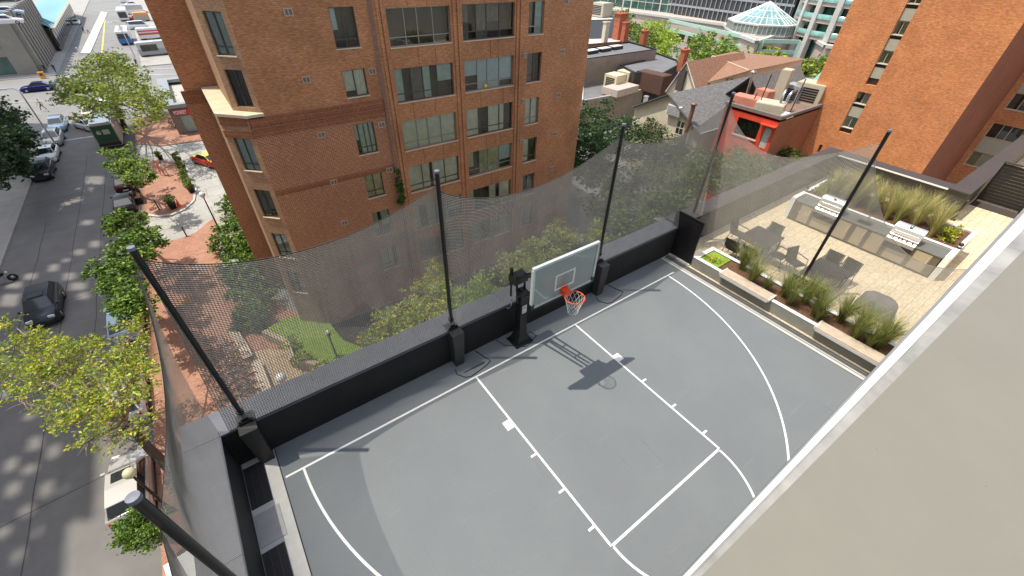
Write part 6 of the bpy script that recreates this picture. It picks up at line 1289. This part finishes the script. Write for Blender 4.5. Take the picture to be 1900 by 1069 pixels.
tree('garden_tree', 'dark pine green tree right against the brick building', g(1120, 330), pz([(1100, 225), (1130, 250), (1095, 270), (1085, 300, -1), (1150, 245, -1), (1120, 290, -1), (1110, 205, .5, .8), (1075, 320, -2)], -6, 2.3), 10000, .17, ('pine', 'dark', 'mid'), 8, D, wts=(.5, .35, .15))
tree('garden_tree', 'dark tree with pale blossom in front of the cream gabled house', g(1210, 330), pz([(1180, 250), (1205, 240), (1230, 262), (1195, 280), (1240, 290), (1170, 275), (1265, 285), (1215, 225, .5, .7), (1300, 262, -1, .8)], -7, 1.6), 8500, .13, ('pine', 'dark', 'straw'), 9, D, wts=(.5, .38, .12))
tree('garden_tree', 'broad olive tree filling the yard behind the right net panel', g(1240, 420), pz([(1200, 330), (1240, 345), (1160, 350), (1270, 320), (1210, 380), (1170, 400), (1250, 385), (1290, 300), (1140, 420), (1300, 340), (1190, 440), (1120, 380)], -7.5, 1.9), 9000, .17, ('olive', 'dark', 'mid'), 10, D)
tree('garden_tree', 'dark green tree in front of the red building', g(1400, 340), pz([(1370, 290), (1395, 285), (1420, 295), (1350, 300), (1440, 305), (1385, 315), (1410, 325), (1360, 330), (1380, 265), (1400, 300), (1365, 310), (1345, 330)], -7.5, 1.9), 16000, .17, ('dark', 'mid', 'pine'), 11, D)
M2 = 'trees along the mall terrace'
for i, (lb, base, pts, mt_, zz, rr2) in enumerate((('pale green tree at the left end of the mall terrace', (1165, 80), [(1130, 22), (1145, 38), (1165, 40), (1175, 58), (1190, 75), (1155, 55)], ('olive', 'mid'), -7.5, 3.2), ('bright lime tree left of the mint steel frame', (1225, 100), [(1190, 62), (1215, 52), (1235, 60), (1248, 78), (1205, 78), (1228, 85), (1235, 98)], ('lime', 'bright'), -8.5, 3.0),
    ('rich green tree in front of the middle of the steel frame', (1330, 115), [(1300, 80), (1320, 75), (1345, 92), (1300, 100), (1330, 102), (1362, 105), (1380, 112), (1285, 95)], ('mid', 'bright', 'olive'), -8.5, 2.6), ('loose lime tree behind the steel frame post', (1430, 125), [(1425, 100), (1440, 112), (1455, 120), (1415, 115)], ('lime', 'olive'), -9.5, 2.0), ('long low green tree group before the mall corner', (1505, 145), [(1470, 120), (1490, 118), (1510, 128), (1530, 118), (1550, 122), (1478, 138), (1500, 142), (1525, 140), (1545, 138)], ('lime', 'mid', 'olive'), -9.2, 2.1))):
    tree('mall_tree', lb, g(*base), pz(pts, zz, rr2), 4500, .36, mt_, 20+i, M2, r0=.2)
# hedge and shrubs
hp_ = [(430, 378), (412, 400), (440, 400), (415, 430), (440, 430), (455, 455), (410, 460), (435, 470), (420, 495), (455, 490), (440, 520), (425, 540), (465, 530), (450, 560), (480, 560), (470, 590)]
for i, p_ in enumerate(hp_):
    pass
def ground_shrub(label, pts, z, r, n, size, mats, seed, name='shrub', group=None, wts=None): return shrub(name, label, 'shrub', (0, 0, 0), pz(pts, z, r), n, size, mats, seed, group, wts)
ground_shrub('tall juniper hedge along the left foot of the brick building', [(q[0]+4, q[1]-6) for q in hp_], G+1.0, 1.0, 15000, .13, ('bright', 'mid', 'dark'), 31, 'hedge')
ground_shrub('dark hedge continuing behind the net below the brick corner', [(480, 600), (455, 590), (440, 600)], G+.6, .7, 3000, .12, ('mid', 'dark'), 32, 'hedge')
GS = 'small trees behind the court wall'
tree('garden_tree', 'light green small tree left of the post behind the court wall', g(800, 640), pz([(800, 515), (775, 545), (815, 545), (745, 575), (790, 575), (720, 600), (765, 605), (830, 570), (700, 625, -.5), (740, 635, -.5), (850, 590)], -5.2, .8), 9500, .085, ('bright', 'lime', 'yellow', 'lime'), 33, GS, r0=.1)
tree('garden_tree', 'light green small tree between the post and the hoop', g(880, 600), pz([(870, 540), (895, 525), (860, 570), (885, 565), (905, 550), (925, 530, 0, .7), (845, 555)], -5.2, .75), 4500, .085, ('bright', 'lime'), 34, GS, r0=.1)
tree('garden_tree', 'yellowish feathery tree behind the backboard', g(1000, 540), pz([(1030, 430, 1, .8), (1045, 455), (1010, 455), (985, 460, .5, .8), (960, 480), (995, 485), (1025, 485), (940, 500), (975, 505), (1055, 440), (930, 475, 0, .6)], -4.5, .8), 6500, .075, ('lime', 'bright', 'straw'), 35, GS, r0=.09, twigs=4)
tree('garden_tree', 'small leafy sprig beside the post right of the hoop', g(1110, 490), pz([(1105, 425), (1110, 445), (1100, 440)], -4.5, .55), 1500, .075, ('lime', 'olive'), 36, GS, r0=.05)
ground_shrub('low shrubs and flowers in the lawn bed', [(560, 665), (600, 680), (640, 670), (680, 660), (720, 650), (540, 640)], G+.8, .55, 3500, .09, ('lime', 'yellow', 'mid'), 37, wts=(.5, .15, .35))
ground_shrub('dark climbing plant beside the brick pilaster', [(744, 345), (746, 360), (745, 372)], -3.6, .01, 1, .01, ('mid',), 38) if False else None
vn = []; pts = [tuple(float(t) for t in gy(u, v, 18.85))+(.22,) for u, v in ((741, 345), (743, 356), (746, 366), (742, 376), (738, 320), (740, 335))]; leafcloud(vn, pts, 1200, .08, 40, (0, 1)); o = leafmesh('climbing_plant', vn, [M_lf['mid'], M_lf['dark']]); tag(o, 'green climber on the brick pilaster beside the lowest visible windows', 'plant')

# ================================================================ people
def skin_person(label, u, v, rz, top, bottom, hair=(.03, .02, .015), h=1.74, step=.18, arm=.15, hat=None):
    x, y = g(u, v); k = h/1.74
    J = dict(pel=(0, 0, .93), sp=(0, 0, 1.15), ch=(.01, 0, 1.36), nk=(.01, 0, 1.49), hd=(.03, 0, 1.60), top=(.02, 0, 1.70))
    rad = dict(pel=.15, sp=.13, ch=.145, nk=.055, hd=.098, top=.07); E = [('pel', 'sp'), ('sp', 'ch'), ('ch', 'nk'), ('nk', 'hd'), ('hd', 'top')]
    for s, sg in (('l', 1), ('r', -1)):
        f = step*sg; J.update({s+'hp': (0, .10*sg, .88), s+'kn': (f*.6+.05, .10*sg, .49), s+'an': (f-.06*(sg < 0), .10*sg, .09), s+'to': (f+.16, .11*sg, .04), s+'sh': (0, .19*sg, 1.40), s+'el': (-arm*sg, .25*sg, 1.12), s+'wr': (-arm*1.2*sg+.1, .26*sg, .88), s+'pm': (-arm*1.2*sg+.12, .26*sg, .81)})
        rad.update({s+'hp': .10, s+'kn': .062, s+'an': .042, s+'to': .038, s+'sh': .062, s+'el': .043, s+'wr': .028, s+'pm': .034})
        E += [('pel', s+'hp'), (s+'hp', s+'kn'), (s+'kn', s+'an'), (s+'an', s+'to'), ('ch', s+'sh'), (s+'sh', s+'el'), (s+'el', s+'wr'), (s+'wr', s+'pm')]
        for q in range(5):
            nm = s+'f%d' % q; p = J[s+'pm']; ln = (.045, .085, .095, .088, .07)[q]; J[nm] = (p[0]+(.035-.018*q if q else .05), p[1]-.012*sg*(q == 0), p[2]-ln); rad[nm] = .009; E.append((s+'pm', nm))
    names = list(J); me = bpy.data.meshes.new('person'); me.from_pydata([Vector(J[n])*k for n in names], [(names.index(a), names.index(c)) for a, c in E], []); o = bpy.data.objects.new('tmp_person', me); C.objects.link(o)
    m_ = o.modifiers.new('s', 'SKIN'); 
    for i, n in enumerate(names): me.skin_vertices[0].data[i].radius = (rad[n]*k,)*2; me.skin_vertices[0].data[i].use_root = n == 'pel'
    m2 = o.modifiers.new('d', 'SUBSURF'); m2.levels = 1; m2.render_levels = 1; dg = bpy.context.evaluated_depsgraph_get(); mm = bpy.data.meshes.new_from_object(o.evaluated_get(dg)); bpy.data.objects.remove(o)
    mm.materials.clear()
    for q in (top, bottom, mat('skin_tone', (.45, .27, .19), .6), mat('hair_%d' % int(hair[0]*1000), hair, .8), M_black): mm.materials.append(q)
    for p in mm.polygons:
        c = p.center/k; p.use_smooth = True
        p.material_index = 4 if c.z < .08 else 3 if (c.z > 1.66 or (c.z > 1.54 and c.x < .02)) else 2 if c.z > 1.47 or (abs(c.y) > .2 and c.z < 1.22) else 0 if c.z > .93 else 1
    o = bpy.data.objects.new('person', mm); C.objects.link(o); o.location = (x, y, G+.13); o.rotation_euler = (0, 0, rz); return tag(o, label, 'person', 'pedestrians')
cw_ = lambda n, c: mat('cloth_'+n, c, .85, var=.06)
skin_person('person in a white shirt standing on the round brick plaza', 311, 328, 2.0, cw_('white', (.75, .74, .7)), cw_('tan', (.55, .4, .3)), step=.08)
skin_person('person in coral clothes beside the white shirted one', 303, 327, -1.0, cw_('coral', (.65, .25, .18)), cw_('coral', (.65, .25, .18)), step=.06)
skin_person('person in yellow green top walking near the left corner', 83, 206, PI, cw_('lime', (.45, .55, .12)), cw_('dark', (.03, .03, .035)), step=.3, arm=.3)
skin_person('person in black walking beside the stone building', 88, 137, -1.2, cw_('dark', (.03, .03, .035)), cw_('dark', (.03, .03, .035)), step=.25, arm=.2)
skin_person('person in dark coat at the far street corner', 106, 137, 1.4, cw_('dark', (.03, .03, .035)), cw_('jean', (.06, .08, .14)), step=.2)
skin_person('person in pale top crossing the far street, left one', 158, 63, -1.3, cw_('dark', (.03, .03, .035)), cw_('dark', (.03, .03, .035)), step=.25)
skin_person('person in pale clothes crossing the far street, right one', 166, 64, -1.1, cw_('white', (.75, .74, .7)), cw_('dark', (.03, .03, .035)), step=.25)
skin_person('person in white standing in the middle of the far crossing', 149, 102, .4, cw_('white', (.75, .74, .7)), cw_('white', (.75, .74, .7)), step=.15)
skin_person('person in dark clothes at the parking lot kerb', 257, 126, 2.2, cw_('dark', (.03, .03, .035)), cw_('dark', (.03, .03, .035)), step=.25)
skin_person('person in red by the corner shop bicycles', 305, 218, 1.2, cw_('red', (.5, .05, .04)), cw_('jean', (.06, .08, .14)), step=.15)
skin_person('person in dark clothes by the corner shop bicycles', 292, 222, .2, cw_('dark', (.03, .03, .035)), cw_('jean', (.06, .08, .14)), step=.2)
